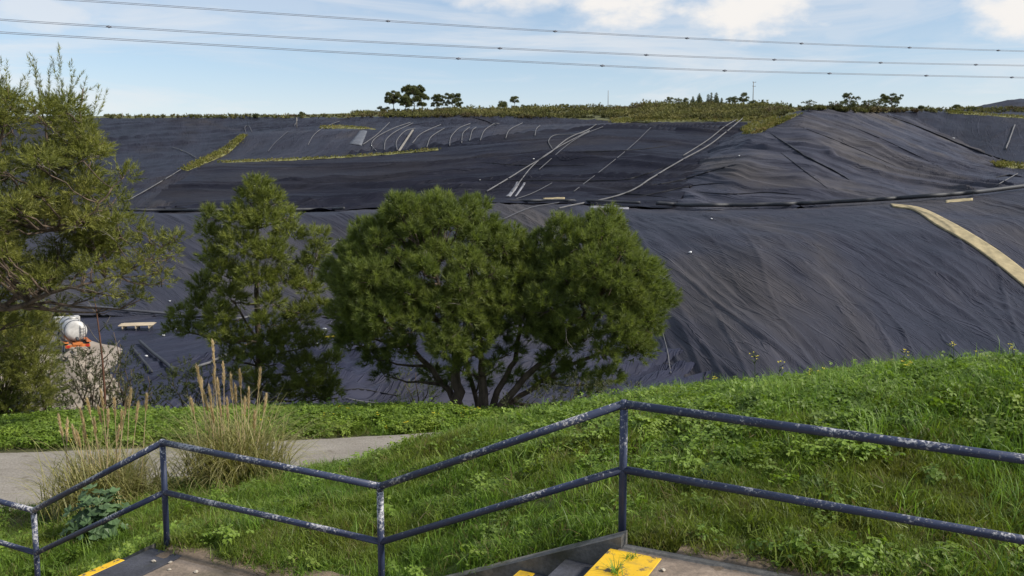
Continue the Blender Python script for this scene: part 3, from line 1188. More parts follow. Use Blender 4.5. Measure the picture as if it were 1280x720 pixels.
def pine(name, label, base, clumps, stems, mat, group=None, per=26, shoot=.26, nn=42, nlen=.13, width=.011, core=None,
         flat=.85, leaders=(), dead=0, seed=1, trunk_r=.16, up=.45, limb_r=.035, spread=(.35, 1.15)):
    """clumps: list of (centre Vector, radius); stems: list of stem polylines [(pos, radius), ...];
    each clump is carried by a limb from the nearest stem"""
    r = np.random.default_rng(seed)
    root = empty(name, base)
    inv = Matrix.Translation(-Vector(base))
    tag(root, label, 'tree', group)
    stem_pts = []
    for st in stems:
        pts = [p for p, _ in st]; rad = [q for _, q in st]
        # densify
        P, R = [], []
        for i in range(len(pts) - 1):
            for k in range(4):
                f = k / 4
                w = Vector(r.normal(0, .025, 3)) if (i or k) else Vector((0, 0, 0))
                P.append(Vector(pts[i]).lerp(Vector(pts[i + 1]), f) + w)
                R.append(rad[i] * (1 - f) + rad[i + 1] * f)
        P.append(Vector(pts[-1])); R.append(rad[-1])
        o = MB().tube(P, R, 9).build('trunk', M['bark'], root, smooth_=True)
        o.matrix_parent_inverse = inv
        stem_pts += [(p, q) for p, q in zip(P, R)][2:]
    cen = np.array([tuple(c) for c, _ in clumps]); rad = np.array([q for _, q in clumps])
    # limbs
    mb = MB()
    SP = np.array([tuple(p) for p, _ in stem_pts])
    for c, q in zip(cen, rad):
        cost = np.linalg.norm(SP - c, axis=1) + np.maximum(0, SP[:, 2] - c[2] + .15) * 2.5
        j = int(np.argmin(cost))
        L = np.linalg.norm(SP[j] - c)
        if L < .05: continue
        p = bez(SP[j], c, (0, 0, -.10), 6, .12, r)
        r0 = min(stem_pts[j][1] * .75, limb_r + .012 * L)
        mb.tube([Vector(x) for x in p], list(np.linspace(r0, .012, 6)), 6)
        for _ in range(3):
            e = c + rand_dirs(1, r)[0] * q * .8
            mb.tube([Vector(p[4]), Vector((p[4] + e) / 2 + r.normal(0, .03, 3)), Vector(e)], [.013, .009, .005], 4)
    o = mb.build('branch', M['bark'], root, smooth_=True)
    o.matrix_parent_inverse = inv
    o['kind'] = 'stuff'
    # bare dead twigs
    if dead:
        mb = MB()
        for _ in range(dead):
            j = r.integers(len(cen))
            a = cen[j] + rand_dirs(1, r)[0] * rad[j] * .6
            d = unit(r.normal(size=3) * .7 + np.array([0, -.7, .2]))
            e = a + d * r.uniform(.3, .8)
            p = bez(a, e, r.normal(0, .12, 3), 5, .1, r)
            mb.tube([Vector(x) for x in p], [.011, .009, .007, .005, .003], 4)
            for k in (1, 2, 3):
                e2 = p[k] + unit(d + r.normal(0, .6, 3)) * r.uniform(.1, .3)
                mb.tube([Vector(p[k]), Vector(e2)], [.006, .003], 3)
        o = mb.build('dead_twig', M['twig'], root, smooth_=True)
        o.matrix_parent_inverse = inv
        o['kind'] = 'stuff'
    ow = None if core is None else np.array(core)
    P, D = clump_shoots(cen, rad, per, up, ow, .45, r, flat)
    if len(leaders):
        LP, LD = [], []
        for (a, b) in leaders:
            a, b = np.array(a), np.array(b)
            k = max(4, int(np.linalg.norm(b - a) / .10))
            f = np.linspace(0, 1, k)
            LP.append(a + (b - a) * f[:, None] + r.normal(0, .02, (k, 3)))
            LD.append(unit((b - a)[None] + r.normal(0, .10, (k, 3)) * np.linalg.norm(b - a)))
        P = np.concatenate([P] + LP); D = np.concatenate([D] + LD)
    tint = np.clip(r.normal(.55, .30, len(P)), 0, 1)
    V, F, t = needles(P, D, shoot, nn, nlen, width, tint, r, spread)
    # older, coarser needles deeper inside the clumps
    P2, D2 = clump_shoots(cen, rad * .70, per * .75, .2, None, .1, r, flat)
    V2, F2, t2 = needles(P2, D2, shoot, 14, nlen * 1.1, width * 2.2, np.clip(r.normal(.55, .28, len(P2)), 0, 1), r)
    foliage_obj('crown', np.concatenate([V, V2]), np.concatenate([F, F2 + len(V)]), np.concatenate([t, t2]), mat, root, inv)
    return root


def px_clumps(lst, d, spread, r, sub=0, k=FPX):
    """(px, py, radius in px, depth offset) -> real clumps"""
    out = []
    for q in lst:
        px, py, rp = q[:3]
        dd = d + (q[3] if len(q) > 3 else 0)
        out.append((at(px, py, dd), rp * dd / k))
    return out


def dome_clumps(cx, cy, d, rx, ry, rz_d, n, cr, r, lo=-.55, noise_amp=.10):
    """clumps over a dome-shaped crown: centre given in the picture, radii in metres"""
    c = np.array(at(cx, cy, d))
    out = []
    i = 0
    ga = math.pi * (3 - math.sqrt(5))
    m = int(n / (1 - (lo + 1) / 2))
    for i in range(m):
        z = 1 - 2 * (i + .5) / m
        if z < lo: continue
        q = math.sqrt(1 - z * z); th = ga * i
        dr = np.array([q * math.cos(th), q * math.sin(th), z])
        f = 1 + r.normal(0, noise_amp)
        p = c + dr * np.array([rx, rz_d, ry]) * f
        out.append((Vector(p), cr * r.uniform(.6, 1.4)))
    for _ in range(n // 3):                       # some inside
        dr = rand_dirs(1, r)[0]
        p = c + dr * np.array([rx, rz_d, ry]) * r.uniform(.45, .78)
        if dr[2] > -.4: out.append((Vector(p), cr))
    return out


# ------------------------------------------------------------------ the big two-headed pine in the middle
def central_pine():
    r = np.random.default_rng(21)
    d = 24.0
    m = d / FPX
    cl = dome_clumps(538, 366, d, 106 * m, 104 * m, 2.2, 88, .41, r, -.58, .085)
    cl += dome_clumps(742, 378, d - .3, 70 * m, 88 * m, 1.7, 58, .38, r, -.62, .085)
    cl += px_clumps([(430, 395, 20), (425, 345, 22), (440, 430, 18), (470, 450, 16), (660, 415, 18, -1.2), (640, 440, 14, -.8), (690, 455, 18, -.5),
                     (720, 470, 18, -.6), (760, 475, 18), (700, 430, 20, -1.0), (800, 440, 18), (500, 440, 20, -1.2), (560, 440, 20, -1.5),
                     (600, 425, 18, -1.6), (668, 345, 14, .5), (650, 308, 15, 0), (660, 322, 17, -.3), (672, 306, 15, 0), (640, 296, 14, .2), (540, 470, 14, .6), (820, 380, 16), (815, 345, 16), (652, 350, 15, -.7), (655, 390, 18, -1.0), (600, 478, 12, .3), (645, 474, 12, .2), (560, 482, 10, .4), (680, 480, 12, .4), (480, 470, 12, .4), (620, 460, 12, -1.2), (735, 495, 12, .3), (575, 462, 13, -1.3)], d, 0, r)
    b0 = at(582, 524, d)
    zt = float(terrain(b0.x, b0.y))
    b0 = Vector((b0.x, b0.y, zt))

    def S(lst): return [(at(px, py, d + dd), q) for (px, py, dd, q) in lst]
    stems = [S([(576, 530, -.1, .20), (571, 490, -.1, .16), (568, 445, -.2, .10), (560, 400, -.2, .07), (545, 340, -.2, .04)]),
             S([(580, 527, .1, .11), (562, 488, .2, .09), (535, 455, .3, .075), (500, 425, .2, .055), (470, 390, .1, .03)]),
             S([(604, 530, -.2, .17), (604, 490, -.3, .13), (601, 450, -.5, .09), (600, 410, -.6, .055), (590, 350, -.4, .03)]),
             S([(609, 527, 0, .12), (622, 488, 0, .09), (645, 450, .1, .07), (650, 400, .2, .05), (640, 330, .2, .03)]),
             S([(612, 527, -.1, .12), (636, 495, -.2, .10), (675, 455, -.3, .08), (715, 420, -.2, .06), (745, 370, -.1, .035)]),
             S([(614, 528, .2, .09), (650, 495, .4, .075), (700, 462, .5, .06), (750, 440, .3, .045), (790, 410, .2, .025)]),
             S([(600, 527, .3, .08), (590, 480, .5, .065), (580, 430, .8, .05), (540, 390, 1.0, .03)])]
    pine('umbrella_pine', 'broad dark green pine with two rounded crowns and a fan of trunks beside the path', b0, cl, stems, M['pine'],
         per=38, shoot=.16, nn=56, nlen=.165, width=.013, core=at(610, 400, d), dead=50, seed=3, flat=.9, up=.8, spread=(.35, 1.45))


central_pine()


def middle_pine():
    r = np.random.default_rng(31)
    d = 27.0
    lst = [(322, 236, 17, 0), (312, 252, 18, .2), (338, 252, 18, -.3), (298, 275, 22, -.2), (330, 280, 25, -.5), (358, 272, 15, .2), (262, 272, 13, .3), (258, 290, 13, .2),
           (272, 300, 18, 0), (362, 295, 18, .1), (398, 298, 13, .2), (396, 318, 15, 0), (385, 335, 18, 0), (300, 310, 26, -.7), (340, 320, 26, -.8), (265, 325, 18, -.2),
           (280, 345, 24, -.6), (320, 350, 26, -1.0), (355, 350, 22, -.6), (255, 360, 20, .2), (385, 362, 18, .1), (290, 375, 20, -.8), (340, 380, 18, -1.0),
           (250, 385, 18, .4), (228, 395, 15, .5), (215, 412, 12, .6), (240, 415, 14, .3), (268, 412, 20, -.6), (300, 420, 16, -1.0), (280, 428, 16, -.9),
           (375, 398, 22, -.2), (398, 385, 14, .3), (362, 425, 24, -.6), (395, 430, 18, -.2), (345, 455, 18, -.7), (380, 460, 22, -.5), (405, 478, 20, -.3), (370, 490, 18, -.5), (300, 470, 14, .6), (395, 497, 18, -.4), (350, 495, 15, -.3), (310, 500, 15, .2), (330, 480, 18, -.5), (415, 455, 14, 0), (290, 450, 16, -.4), (340, 430, 18, -1.0), (315, 445, 16, -1.1), (385, 480, 16, -.9), (275, 395, 18, -.9), (330, 405, 18, -1.3), (415, 495, 14, -.2)]
    cl = px_clumps(lst, d, 0, r)
    cl = [(c, q * .87) for c, q in cl]
    b0 = at(325, 540, d)
    b0 = Vector((b0.x, b0.y, float(terrain(b0.x, b0.y))))

    def S(l): return [(at(px, py, d + dd), q) for (px, py, dd, q) in l]
    stems = [[(b0, .13)] + S([(323, 500, 0, .115), (324, 440, 0, .10), (322, 380, 0, .08), (322, 320, 0, .05), (323, 250, 0, .02)]),
             S([(322, 430, 0, .05), (300, 390, .2, .035), (288, 370, .3, .02)]),
             S([(324, 460, 0, .06), (345, 420, 0, .05), (375, 390, 0, .03), (392, 330, .1, .015)])]
    pine('young_pine', 'conical green pine with a single straight trunk, left of the two-headed pine', b0, cl, stems, M['pine_mid'],
         per=44, shoot=.20, nn=48, nlen=.16, width=.013, dead=30, seed=5, up=.6, spread=(.35, 1.4))


middle_pine()


def left_pine():
    r = np.random.default_rng(41)
    d = 19.0
    lst = []
    # dense body of loose tufts inside a hand-drawn outline (the crown runs on past the left edge of the picture)
    outline = [(-190, 190), (-150, 120), (-90, 90), (-30, 105), (30, 130), (60, 120), (100, 150), (125, 165), (140, 195), (155, 215), (158, 240),
               (150, 270), (155, 300), (140, 335), (110, 350), (60, 360), (0, 365), (-80, 370), (-180, 330)]
    def inside(x, y):
        c = False
        for i in range(len(outline)):
            x1, y1 = outline[i]; x2, y2 = outline[i - 1]
            if (y1 > y) != (y2 > y) and x < (x2 - x1) * (y - y1) / (y2 - y1) + x1: c = not c
        return c
    while len(lst) < 215:
        x, y = r.uniform(-190, 160), r.uniform(90, 370)
        if inside(x, y): lst.append((x, y, r.uniform(11, 20), r.uniform(-1.9, 1.9) * max(.3, 1 - ((x + 20) / 190) ** 2)))
    lst += [(170, 285, 12, 0), (185, 300, 12, -.3), (205, 305, 13, -.2), (220, 300, 10, -.2), (215, 320, 10, 0), (190, 322, 13, -.4), (170, 335, 14, -.6), (150, 345, 14, -.8), (130, 365, 12, -.8),
            (200, 340, 10, 0), (180, 355, 11, 0), (160, 370, 10, -.2), (110, 375, 10, -.5), (205, 355, 9, .3), (150, 310, 13, -.5), (140, 385, 8, .2), (175, 375, 9, .1),
            (10, 345, 14, -.8), (-10, 320, 14, -.6), (-20, 370, 16, -.3), (20, 375, 12, .3), (-50, 390, 18, 0), (0, 400, 16, .3), (-30, 430, 18, .2), (30, 405, 10, .5), (-60, 460, 18, 0), (15, 430, 14, .4), (45, 372, 9, .2), (75, 385, 8, 0)]
    cl = px_clumps(lst, d, 0, r)
    b0 = at(-95, 560, d)
    b0 = Vector((b0.x, b0.y, float(terrain(b0.x, b0.y))))

    def S(l): return [(at(px, py, d + dd), q) for (px, py, dd, q) in l]
    stems = [[(b0, .19)] + S([(-92, 500, 0, .17), (-85, 420, 0, .15), (-70, 330, 0, .12), (-40, 230, 0, .085), (-10, 150, 0, .05)]),
             S([(-80, 415, 0, .075), (-30, 393, -.4, .062), (25, 383, -.7, .052), (75, 362, -.9, .04), (115, 353, -.8, .025)]),
             S([(115, 353, -.8, .022), (150, 345, -.6, .018), (185, 325, -.4, .014), (210, 305, -.2, .008)]),
             S([(-65, 320, 0, .07), (10, 270, -.2, .055), (70, 225, -.1, .04), (100, 170, 0, .028), (104, 110, 0, .012)]),
             S([(10, 275, -.2, .05), (60, 290, -.5, .04), (110, 270, -.6, .03), (140, 235, -.5, .015)]),
             S([(70, 225, -.1, .03), (60, 170, .1, .022), (48, 110, .2, .010)]),
             S([(-10, 215, 0, .04), (5, 160, .1, .025), (10, 110, .2, .010)])]
    leads = []
    for (a, b) in (((78, 150), (74, 70)), ((90, 160), (90, 85)), ((66, 150), (42, 80)), ((110, 170), (122, 118)), ((52, 130), (40, 84)), ((60, 140), (62, 92)),
                   ((84, 120), (98, 100)), ((74, 110), (66, 84)), ((100, 150), (106, 112)), ((2, 130), (0, 84)), ((12, 125), (9, 90)), ((30, 140), (34, 100)), ((118, 165), (128, 128)), ((84, 132), (104, 118)), ((20, 130), (24, 108)), ((-40, 120), (-44, 60)), ((-80, 110), (-78, 55))):
        leads.append((tuple(at(a[0], a[1], d)), tuple(at(b[0], b[1], d + .1))))
    pine('loose_pine', 'tall olive green loose pine at the left edge with upright shoots against the sky', b0, cl, stems, M['pine_olive'],
         per=70, shoot=.22, nn=26, nlen=.095, width=.011, dead=90, seed=7, up=.35, leaders=leads)


left_pine()


# ------------------------------------------------------------------ shrubs and small trees behind the verge
def shrub(name, label, cat, cl, base, mat, per=40, shoot=.16, nn=22, nlen=.07, width=.022, seed=1, group=None, up=.4, stem_n=6):
    r = np.random.default_rng(seed)
    root = empty(name, base)
    inv = Matrix.Translation(-Vector(base))
    tag(root, label, cat, group)
    cen = np.array([tuple(c) for c, _ in cl]); rad = np.array([q for _, q in cl])
    mb = MB()
    for c, q in zip(cen, rad):
        p = bez(np.array(base), c, (0, 0, .05), 6, .1, r)
        mb.tube([Vector(x) for x in p], list(np.linspace(.028, .007, 6)), 5)
    o = mb.build('stem', M['bark'], root, smooth_=True)
    o.matrix_parent_inverse = inv
    o['kind'] = 'stuff'
    P, D = clump_shoots(cen, rad, per, up, None, .3, r)
    tint = np.clip(r.normal(.5, .22, len(P)), 0, 1)
    V, F, t = needles(P, D, shoot, nn, nlen, width, tint, r)
    foliage_obj('leaves', V, F, t, mat, root, inv)
    return root


M['shrub_dark'] = leaf_mat('dark_shrub_leaves', (.045, .062, .018), (.068, .088, .025), (.095, .115, .034), .25, .55, .8, 'tint', .6)
M['shrub_grey'] = leaf_mat('grey_green_shrub_leaves', (.070, .080, .038), (.105, .115, .056), (.15, .155, .085), .2, .6, .8, 'tint', .6)


def behind_verge():
    def base(px, d):
        p = at(px, 540, d)
        return Vector((p.x, p.y, float(terrain(p.x, p.y)) - .05))
    r = np.random.default_rng(51)

    def C(lst, d): return px_clumps(lst, d, 0, r)
    # bushy young pine in the lower left corner
    lst = [(r.uniform(-60, 55), r.uniform(400, 520), r.uniform(16, 24), r.uniform(-1, 1)) for _ in range(58)] + [(70, 415, 9), (66, 392, 9), (20, 395, 14), (48, 410, 14), (60, 400, 10), (62, 430, 12), (40, 385, 10), (50, 505, 16), (30, 520, 16)]
    shrub('pine_sapling', 'bushy dark young pine below the loose pine at the left edge', 'tree', C(lst, 22.5), base(-5, 23), M['pine_olive'],
          per=40, shoot=.2, nn=34, nlen=.10, width=.010, seed=2)
    lst = [(98, 450, 10), (90, 470, 13), (112, 470, 13), (84, 490, 13), (104, 490, 14), (122, 485, 13), (140, 475, 12), (148, 495, 13), (95, 510, 12), (130, 508, 14), (160, 505, 13), (150, 455, 8), (75, 505, 10), (120, 455, 8), (135, 440, 7), (108, 445, 7), (165, 480, 9)]
    shrub('leafy_shrub', 'grey green shrub with upright twigs in front of the pale rubble', 'shrub', C(lst, 24), base(115, 24), M['shrub_grey'],
          per=48, shoot=.22, nn=22, nlen=.075, width=.018, seed=3, up=.9)
    lst = [(215, 478, 13), (232, 465, 14), (250, 478, 15), (225, 495, 15), (245, 500, 16), (205, 500, 12), (268, 495, 15), (262, 470, 10)]
    shrub('leafy_shrub', 'dark green rounded shrub behind the taller dry reed clump', 'shrub', C(lst, 25), base(240, 25), M['shrub_dark'], per=40, shoot=.2, nn=26, nlen=.09, width=.013, seed=4)
    lst = [(505, 475, 10), (520, 465, 12), (540, 470, 12), (510, 495, 12), (530, 495, 13), (548, 490, 10), (520, 515, 12), (545, 512, 10), (500, 510, 10)]
    shrub('young_tree', 'small thin pale green pine under the left crown of the two-headed pine', 'tree', C(lst, 27), base(525, 27), M['pine_mid'], per=22, shoot=.24, nn=26, nlen=.10, width=.010, seed=5, up=.8)
    lst = [(665, 500, 12), (690, 495, 14), (715, 490, 14), (740, 492, 14), (765, 490, 12), (655, 515, 10), (700, 510, 12), (790, 492, 10), (640, 505, 10), (725, 478, 10)]
    shrub('leafy_shrub', 'low grey green shrub behind the knoll under the right crown', 'shrub', C(lst, 22), base(705, 22), M['shrub_grey'], per=36, shoot=.2, nn=22, nlen=.08, width=.014, seed=6)
    lst = [(178, 500, 12), (190, 490, 10), (170, 515, 10), (195, 512, 12), (185, 470, 7)]
    shrub('leafy_shrub', 'small bright shrub between the grey green shrub and the dark rounded shrub', 'shrub', C(lst, 23.5), base(185, 23.5), M['shrub'], per=40, shoot=.16, nn=20, nlen=.07, width=.03, seed=8)
    lst = [(62, 470, 12), (50, 485, 13), (70, 490, 12), (58, 505, 14), (80, 512, 11), (45, 455, 10), (66, 448, 8), (40, 510, 13)]
    shrub('leafy_shrub', 'dark leafy bush left of the pale rubble at the lower left edge', 'shrub', C(lst, 23), base(60, 23), M['shrub_dark'], per=44, shoot=.2, nn=24, nlen=.08, width=.016, seed=9)
    lst = [(150, 430, 8), (158, 445, 10), (145, 462, 10), (165, 462, 11), (155, 482, 12), (175, 485, 11), (142, 415, 6)]
    shrub('young_tree', 'thin leafy sapling right of the reddish bare stem', 'tree', C(lst, 24.5), base(158, 24.5), M['shrub'], per=30, shoot=.2, nn=20, nlen=.08, width=.016, seed=10, up=.8)
    # slender sapling with a bare reddish stem
    b = base(132, 23.2)
    root = empty('bare_sapling', b)
    inv = Matrix.Translation(-b)
    tag(root, 'slender bare sapling with a reddish stem, left of the young conical pine', 'sapling')
    mb = MB()
    pts = [b] + [at(px, py, 23.2) for px, py in ((131, 490), (128, 450), (124, 415), (120, 385), (117, 370))]
    mb.tube(pts, [.035, .03, .026, .02, .013, .006], 7)
    o = mb.build('stem', simple_mat('reddish_bark', (.12, .055, .035), .9, .3, 4), root, smooth_=True); o.matrix_parent_inverse = inv
    for (a, bb) in (((128, 450), (150, 425)), ((126, 430), (108, 405)), ((124, 415), (138, 395)), ((121, 392), (110, 376)), ((130, 470), (148, 452))):
        mb = MB(); A, B = at(*a, 23.2), at(*bb, 23.1)
        mb.tube([A, A.lerp(B, .5) + Vector((0, 0, -.05)), B], [.014, .009, .004], 5)
        o = mb.build('twig', M['twig'], root, smooth_=True); o.matrix_parent_inverse = inv


behind_verge()


# ------------------------------------------------------------------ dry reed clumps (tall plumed grass) and the mallow by the rail
M['reed_green'] = leaf_mat('reed_blades', (.17, .19, .06), (.28, .27, .105), (.42, .37, .20), .3, .55, 2.5, 'tint', .6)
M['plume'] = leaf_mat('tan_plumes', (.40, .31, .19), (.56, .45, .30), None, .3, .8, 3, 'tint', .75)
M['mallow'] = leaf_mat('mallow_leaves', (.055, .105, .042), (.078, .135, .058), (.10, .165, .075), .25, .5, 2.0, None, .7)


def blades_mesh(base, n, r, hmin, hmax, spread, droop, width, seg=6, foot=.18):
    az = r.uniform(0, 2 * np.pi, n); L = r.uniform(hmin, hmax, n)
    lean = r.uniform(.05, spread, n)
    out = np.stack([np.cos(az), np.sin(az), np.zeros(n)], 1)
    side = np.stack([-np.sin(az), np.cos(az), np.zeros(n)], 1)
    t = np.linspace(0, 1, seg + 1)
    th = lean[:, None] + (droop * r.uniform(.4, 1.3, n))[:, None] * t[None] ** 1.6
    dl = L[:, None] / seg
    h = np.concatenate([np.zeros((n, 1)), np.cumsum(np.sin(th[:, :-1]) * dl, 1)], 1)
    v = np.concatenate([np.zeros((n, 1)), np.cumsum(np.cos(th[:, :-1]) * dl, 1)], 1)
    P = out[:, None] * h[..., None]
    P[..., 2] += v
    P += (np.array(base) + np.stack([r.normal(0, foot, n), r.normal(0, foot, n), np.zeros(n)], 1))[:, None]
    w = width * (1 - t ** 1.5 * .92)
    A = P - side[:, None] * w[None, :, None] * .5; B = P + side[:, None] * w[None, :, None] * .5
    V = np.stack([A, B], 2).reshape(-1, 3)
    k = (seg + 1) * 2
    f = np.arange(seg)[:, None] * 2 + np.array([0, 1, 3, 2])[None]
    F = (np.arange(n)[:, None, None] * k + f[None]).reshape(-1, 4)
    return V, F, np.repeat(np.clip(r.normal(.5, .25, n), 0, 1), k)


def reed_clump(label, px, py, d, hts, plumes, seed, nblade, group='plumed reed clumps by the path'):
    r = np.random.default_rng(seed)
    b = at(px, py, d)
    b = Vector((b.x, b.y, float(terrain(b.x, b.y)) - .03))
    root = empty('reed_clump', b)
    inv = Matrix.Translation(-b)
    tag(root, label, 'reeds', group)
    V, F, t = blades_mesh(b, nblade, r, hts[0], hts[1], .85, 1.9, .017, 7, .30)
    o = foliage_obj('blades', V, F, t, M['reed_green'], root, inv)
    o['kind'] = 'stuff'
    for (qx, qy, ln) in plumes:
        top = at(qx, qy, d + r.uniform(-.25, .25))
        foot = b + Vector(((top.x - b.x) * .62 + r.normal(0, .06), r.normal(0, .15), 0))
        low = top + (foot - top).normalized() * ln
        mb = MB()
        mb.tube([foot, foot.lerp(low, .5) + Vector((r.normal(0, .02), r.normal(0, .02), 0)), low, top], [.007, .006, .005, .002], 5)
        st = mb.build('stalk', M['plume'], root, smooth_=True)
        st.matrix_parent_inverse = inv
        me = st.data
        a = me.attributes.new('tint', 'FLOAT', 'POINT'); a.data.foreach_set('value', [.5] * len(me.vertices))
        k = 24
        f = np.linspace(0, 1, k)
        P = np.array(low) + (np.array(top) - np.array(low)) * f[:, None]
        D = np.repeat(unit(np.array(top - low))[None], k, 0)
        V, F, t = needles(P, D, .06, 16, .075, .012, r.uniform(.3, .9, k), r, (.12, .38))
        pl = foliage_obj('plume', V, F, t, M['plume'], st, inv)
        pl.matrix_parent_inverse = Matrix.Identity(4)
    return root


reed_clump('taller dry reed clump with tan plumes in front of the conical pine', 295, 604, 13.3, (.9, 1.75),
           [(266, 432, .30), (268, 462, .26), (247, 463, .30), (279, 460, .28), (289, 476, .32), (294, 488, .25), (262, 490, .28), (325, 466, .30), (311, 492, .26), (256, 497, .25), (274, 500, .3), (300, 470, .22), (318, 520, .25), (284, 505, .25), (252, 480, .2), (272, 480, .22), (306, 505, .22), (240, 505, .2), (332, 500, .2), (265, 515, .2)], 4, 1300)
reed_clump('shorter straw coloured reed clump at the left by the pale path', 133, 628, 12.7, (.6, 1.35),
           [(74, 525, .28), (84, 530, .30), (102, 518, .25), (127, 495, .25), (143, 505, .22), (163, 494, .24), (172, 510, .25), (118, 530, .22), (152, 520, .24), (97, 545, .2), (135, 520, .2), (183, 500, .2), (110, 505, .2), (92, 540, .2), (148, 540, .2), (124, 515, .2), (158, 505, .2), (105, 540, .2)], 5, 1500)


def mallow():
    r = np.random.default_rng(9)
    b = at(125, 664, 10.5)
    b = Vector((b.x, b.y, float(terrain(b.x, b.y)) - .03))
    root = empty('mallow_plant', b)
    tag(root, 'broad leaved dark green mallow plant behind the handrail at lower left', 'plant')
    # one rounded lobed leaf
    V, F = [(0, 0, 0)], []
    nl = 20
    for k in range(nl):
        a = 2 * math.pi * k / nl
        q = .5 * (1 + .16 * math.cos(5 * a)) * (1 if abs(a - math.pi) > .5 else .72)
        V.append((q * math.cos(a) + .28, q * math.sin(a), .06 * math.cos(5 * a) + .10 * (q * q)))
    F = [[0, 1 + k, 1 + (k + 1) % nl] for k in range(nl)]
    me = mesh_np('leaf', V, F); me.materials.append(M['mallow'])
    mb = MB()
    leaves = []
    for i in range(120):
        d = rand_dirs(1, r)[0]; d[2] = abs(d[2])
        p = np.array([d[0] * .42, d[1] * .40, .04 + d[2] * .58]) * r.uniform(.55, 1.0)
        leaves.append((p, d, r.uniform(.10, .17)))
        if i % 3 == 0:
            mb.tube([(0, 0, 0), tuple(p * .5 + np.array([0, 0, .05])), tuple(p)], [.008, .006, .003], 4)
    mb.build('stem', M['mallow'], root, smooth_=True)
    for p, d, s in leaves:
        o = bpy.data.objects.new('leaf', me); COL.objects.link(o)
        o.parent = root
        o.location = p
        nz = Vector(unit(d * .8 + np.array([0, -.25, .75]) + r.normal(0, .25, 3)))
        o.rotation_euler = (nz.to_track_quat('Z', 'X') @ __import__('mathutils').Quaternion((0, 0, 1), r.uniform(0, 6.28))).to_euler()
        o.scale = (s, s, s)


mallow()


# ------------------------------------------------------------------ grass (scattered tufts on the hillside)
def tuft_mesh(name, n, hmin, hmax, spread, droop, width, seed, mat, seg=3, foot=.05):
    r = np.random.default_rng(seed)
    V, F, t = blades_mesh((0, 0, 0), n, r, hmin, hmax, spread, droop, width, seg, foot)
    me = mesh_np(name, V, F)
    me.materials.append(mat)
    return me


def clover_mesh(name, n, seed, mat, size=.028, h=.13, rad=.10):
    r = np.random.default_rng(seed)
    V, F = [], []
    for _ in range(n):
        c = np.array([r.normal(0, rad * .6), r.normal(0, rad * .6), r.uniform(.35, 1) * h])
        tl = r.normal(0, .28, 2)
        for k in range(3):
            a = 2 * math.pi * k / 3 + r.uniform(0, .3)
            s = size * r.uniform(.75, 1.25)
            b = len(V)
            for (u, v) in ((0, 0), (.6, .42), (1.05, .30), (.92, 0), (1.05, -.30), (.6, -.42)):
                x = (u * math.cos(a) - v * math.sin(a)) * s; y = (u * math.sin(a) + v * math.cos(a)) * s
                V.append((c[0] + x, c[1] + y, c[2] + x * tl[0] + y * tl[1] - .3 * u * u * s))
            F.append([b, b + 1, b + 2, b + 3]); F.append([b, b + 3, b + 4, b + 5])
        b = len(V)
        V += [(c[0] * .4 - .002, c[1] * .4, 0), (c[0] * .4 + .002, c[1] * .4, 0), tuple(c)]
        F.append([b, b + 1, b + 2])
    me = mesh_np(name, V, F)
    me.materials.append(mat)
    return me


def scatter(name, label, cat, meshes, P, rot, scl, idx):
    """one uncountable object: tufts instanced on points"""
    col = bpy.data.collections.new(name + '_tufts')
    for i, me in enumerate(meshes):
        col.objects.link(bpy.data.objects.new('%s_tuft_%02d' % (name, i), me))
    me = bpy.data.meshes.new(name)
    me.vertices.add(len(P)); me.vertices.foreach_set('co', np.asarray(P, np.float32).ravel())
    a = me.attributes.new('rot', 'FLOAT_VECTOR', 'POINT'); a.data.foreach_set('vector', np.asarray(rot, np.float32).ravel())
    a = me.attributes.new('scl', 'FLOAT', 'POINT'); a.data.foreach_set('value', np.asarray(scl, np.float32))
    a = me.attributes.new('idx', 'INT', 'POINT'); a.data.foreach_set('value', np.asarray(idx, np.int32))
    o = link(name, me)
    ng = bpy.data.node_groups.new(name + '_nodes', 'GeometryNodeTree')
    ng.interface.new_socket('Geometry', in_out='INPUT', socket_type='NodeSocketGeometry')
    ng.interface.new_socket('Geometry', in_out='OUTPUT', socket_type='NodeSocketGeometry')
    gi = ng.nodes.new('NodeGroupInput'); go = ng.nodes.new('NodeGroupOutput')
    ci = ng.nodes.new('GeometryNodeCollectionInfo')
    ci.inputs['Collection'].default_value = col
    ci.inputs['Separate Children'].default_value = True
    ci.inputs['Reset Children'].default_value = True
    ip = ng.nodes.new('GeometryNodeInstanceOnPoints')
    ip.inputs['Pick Instance'].default_value = True

    def na(nm, ty):
        n = ng.nodes.new('GeometryNodeInputNamedAttribute')
        n.data_type = ty
        n.inputs['Name'].default_value = nm
        return n.outputs['Attribute']
    Lk = ng.links.new
    Lk(gi.outputs[0], ip.inputs['Points']); Lk(ci.outputs[0], ip.inputs['Instance'])
    Lk(na('idx', 'INT'), ip.inputs['Instance Index'])
    Lk(na('rot', 'FLOAT_VECTOR'), ip.inputs['Rotation'])
    Lk(na('scl', 'FLOAT'), ip.inputs['Scale'])
    Lk(ip.outputs[0], go.inputs[0])
    md = o.modifiers.new('scatter', 'NODES'); md.node_group = ng
    tag(o, label, cat, kind='stuff')
    return o


M['grass'] = leaf_mat('grass_blades', (.160, .180, .030), (.145, .222, .030), (.135, .258, .036), .4, .5, .55, None, .55, (.20, .15, .075))
M['grass_lush'] = leaf_mat('lush_grass_blades', (.110, .200, .028), (.140, .245, .036), (.185, .290, .048), .4, .45, .8, None, .6)
M['clover'] = leaf_mat('clover_leaves', (.118, .195, .026), (.152, .238, .034), (.200, .275, .044), .35, .5, 1.0, None, .6)
M['straw'] = leaf_mat('dry_straw', (.15, .115, .055), (.22, .17, .085), None, .3, .7, 2.0, None, .6)


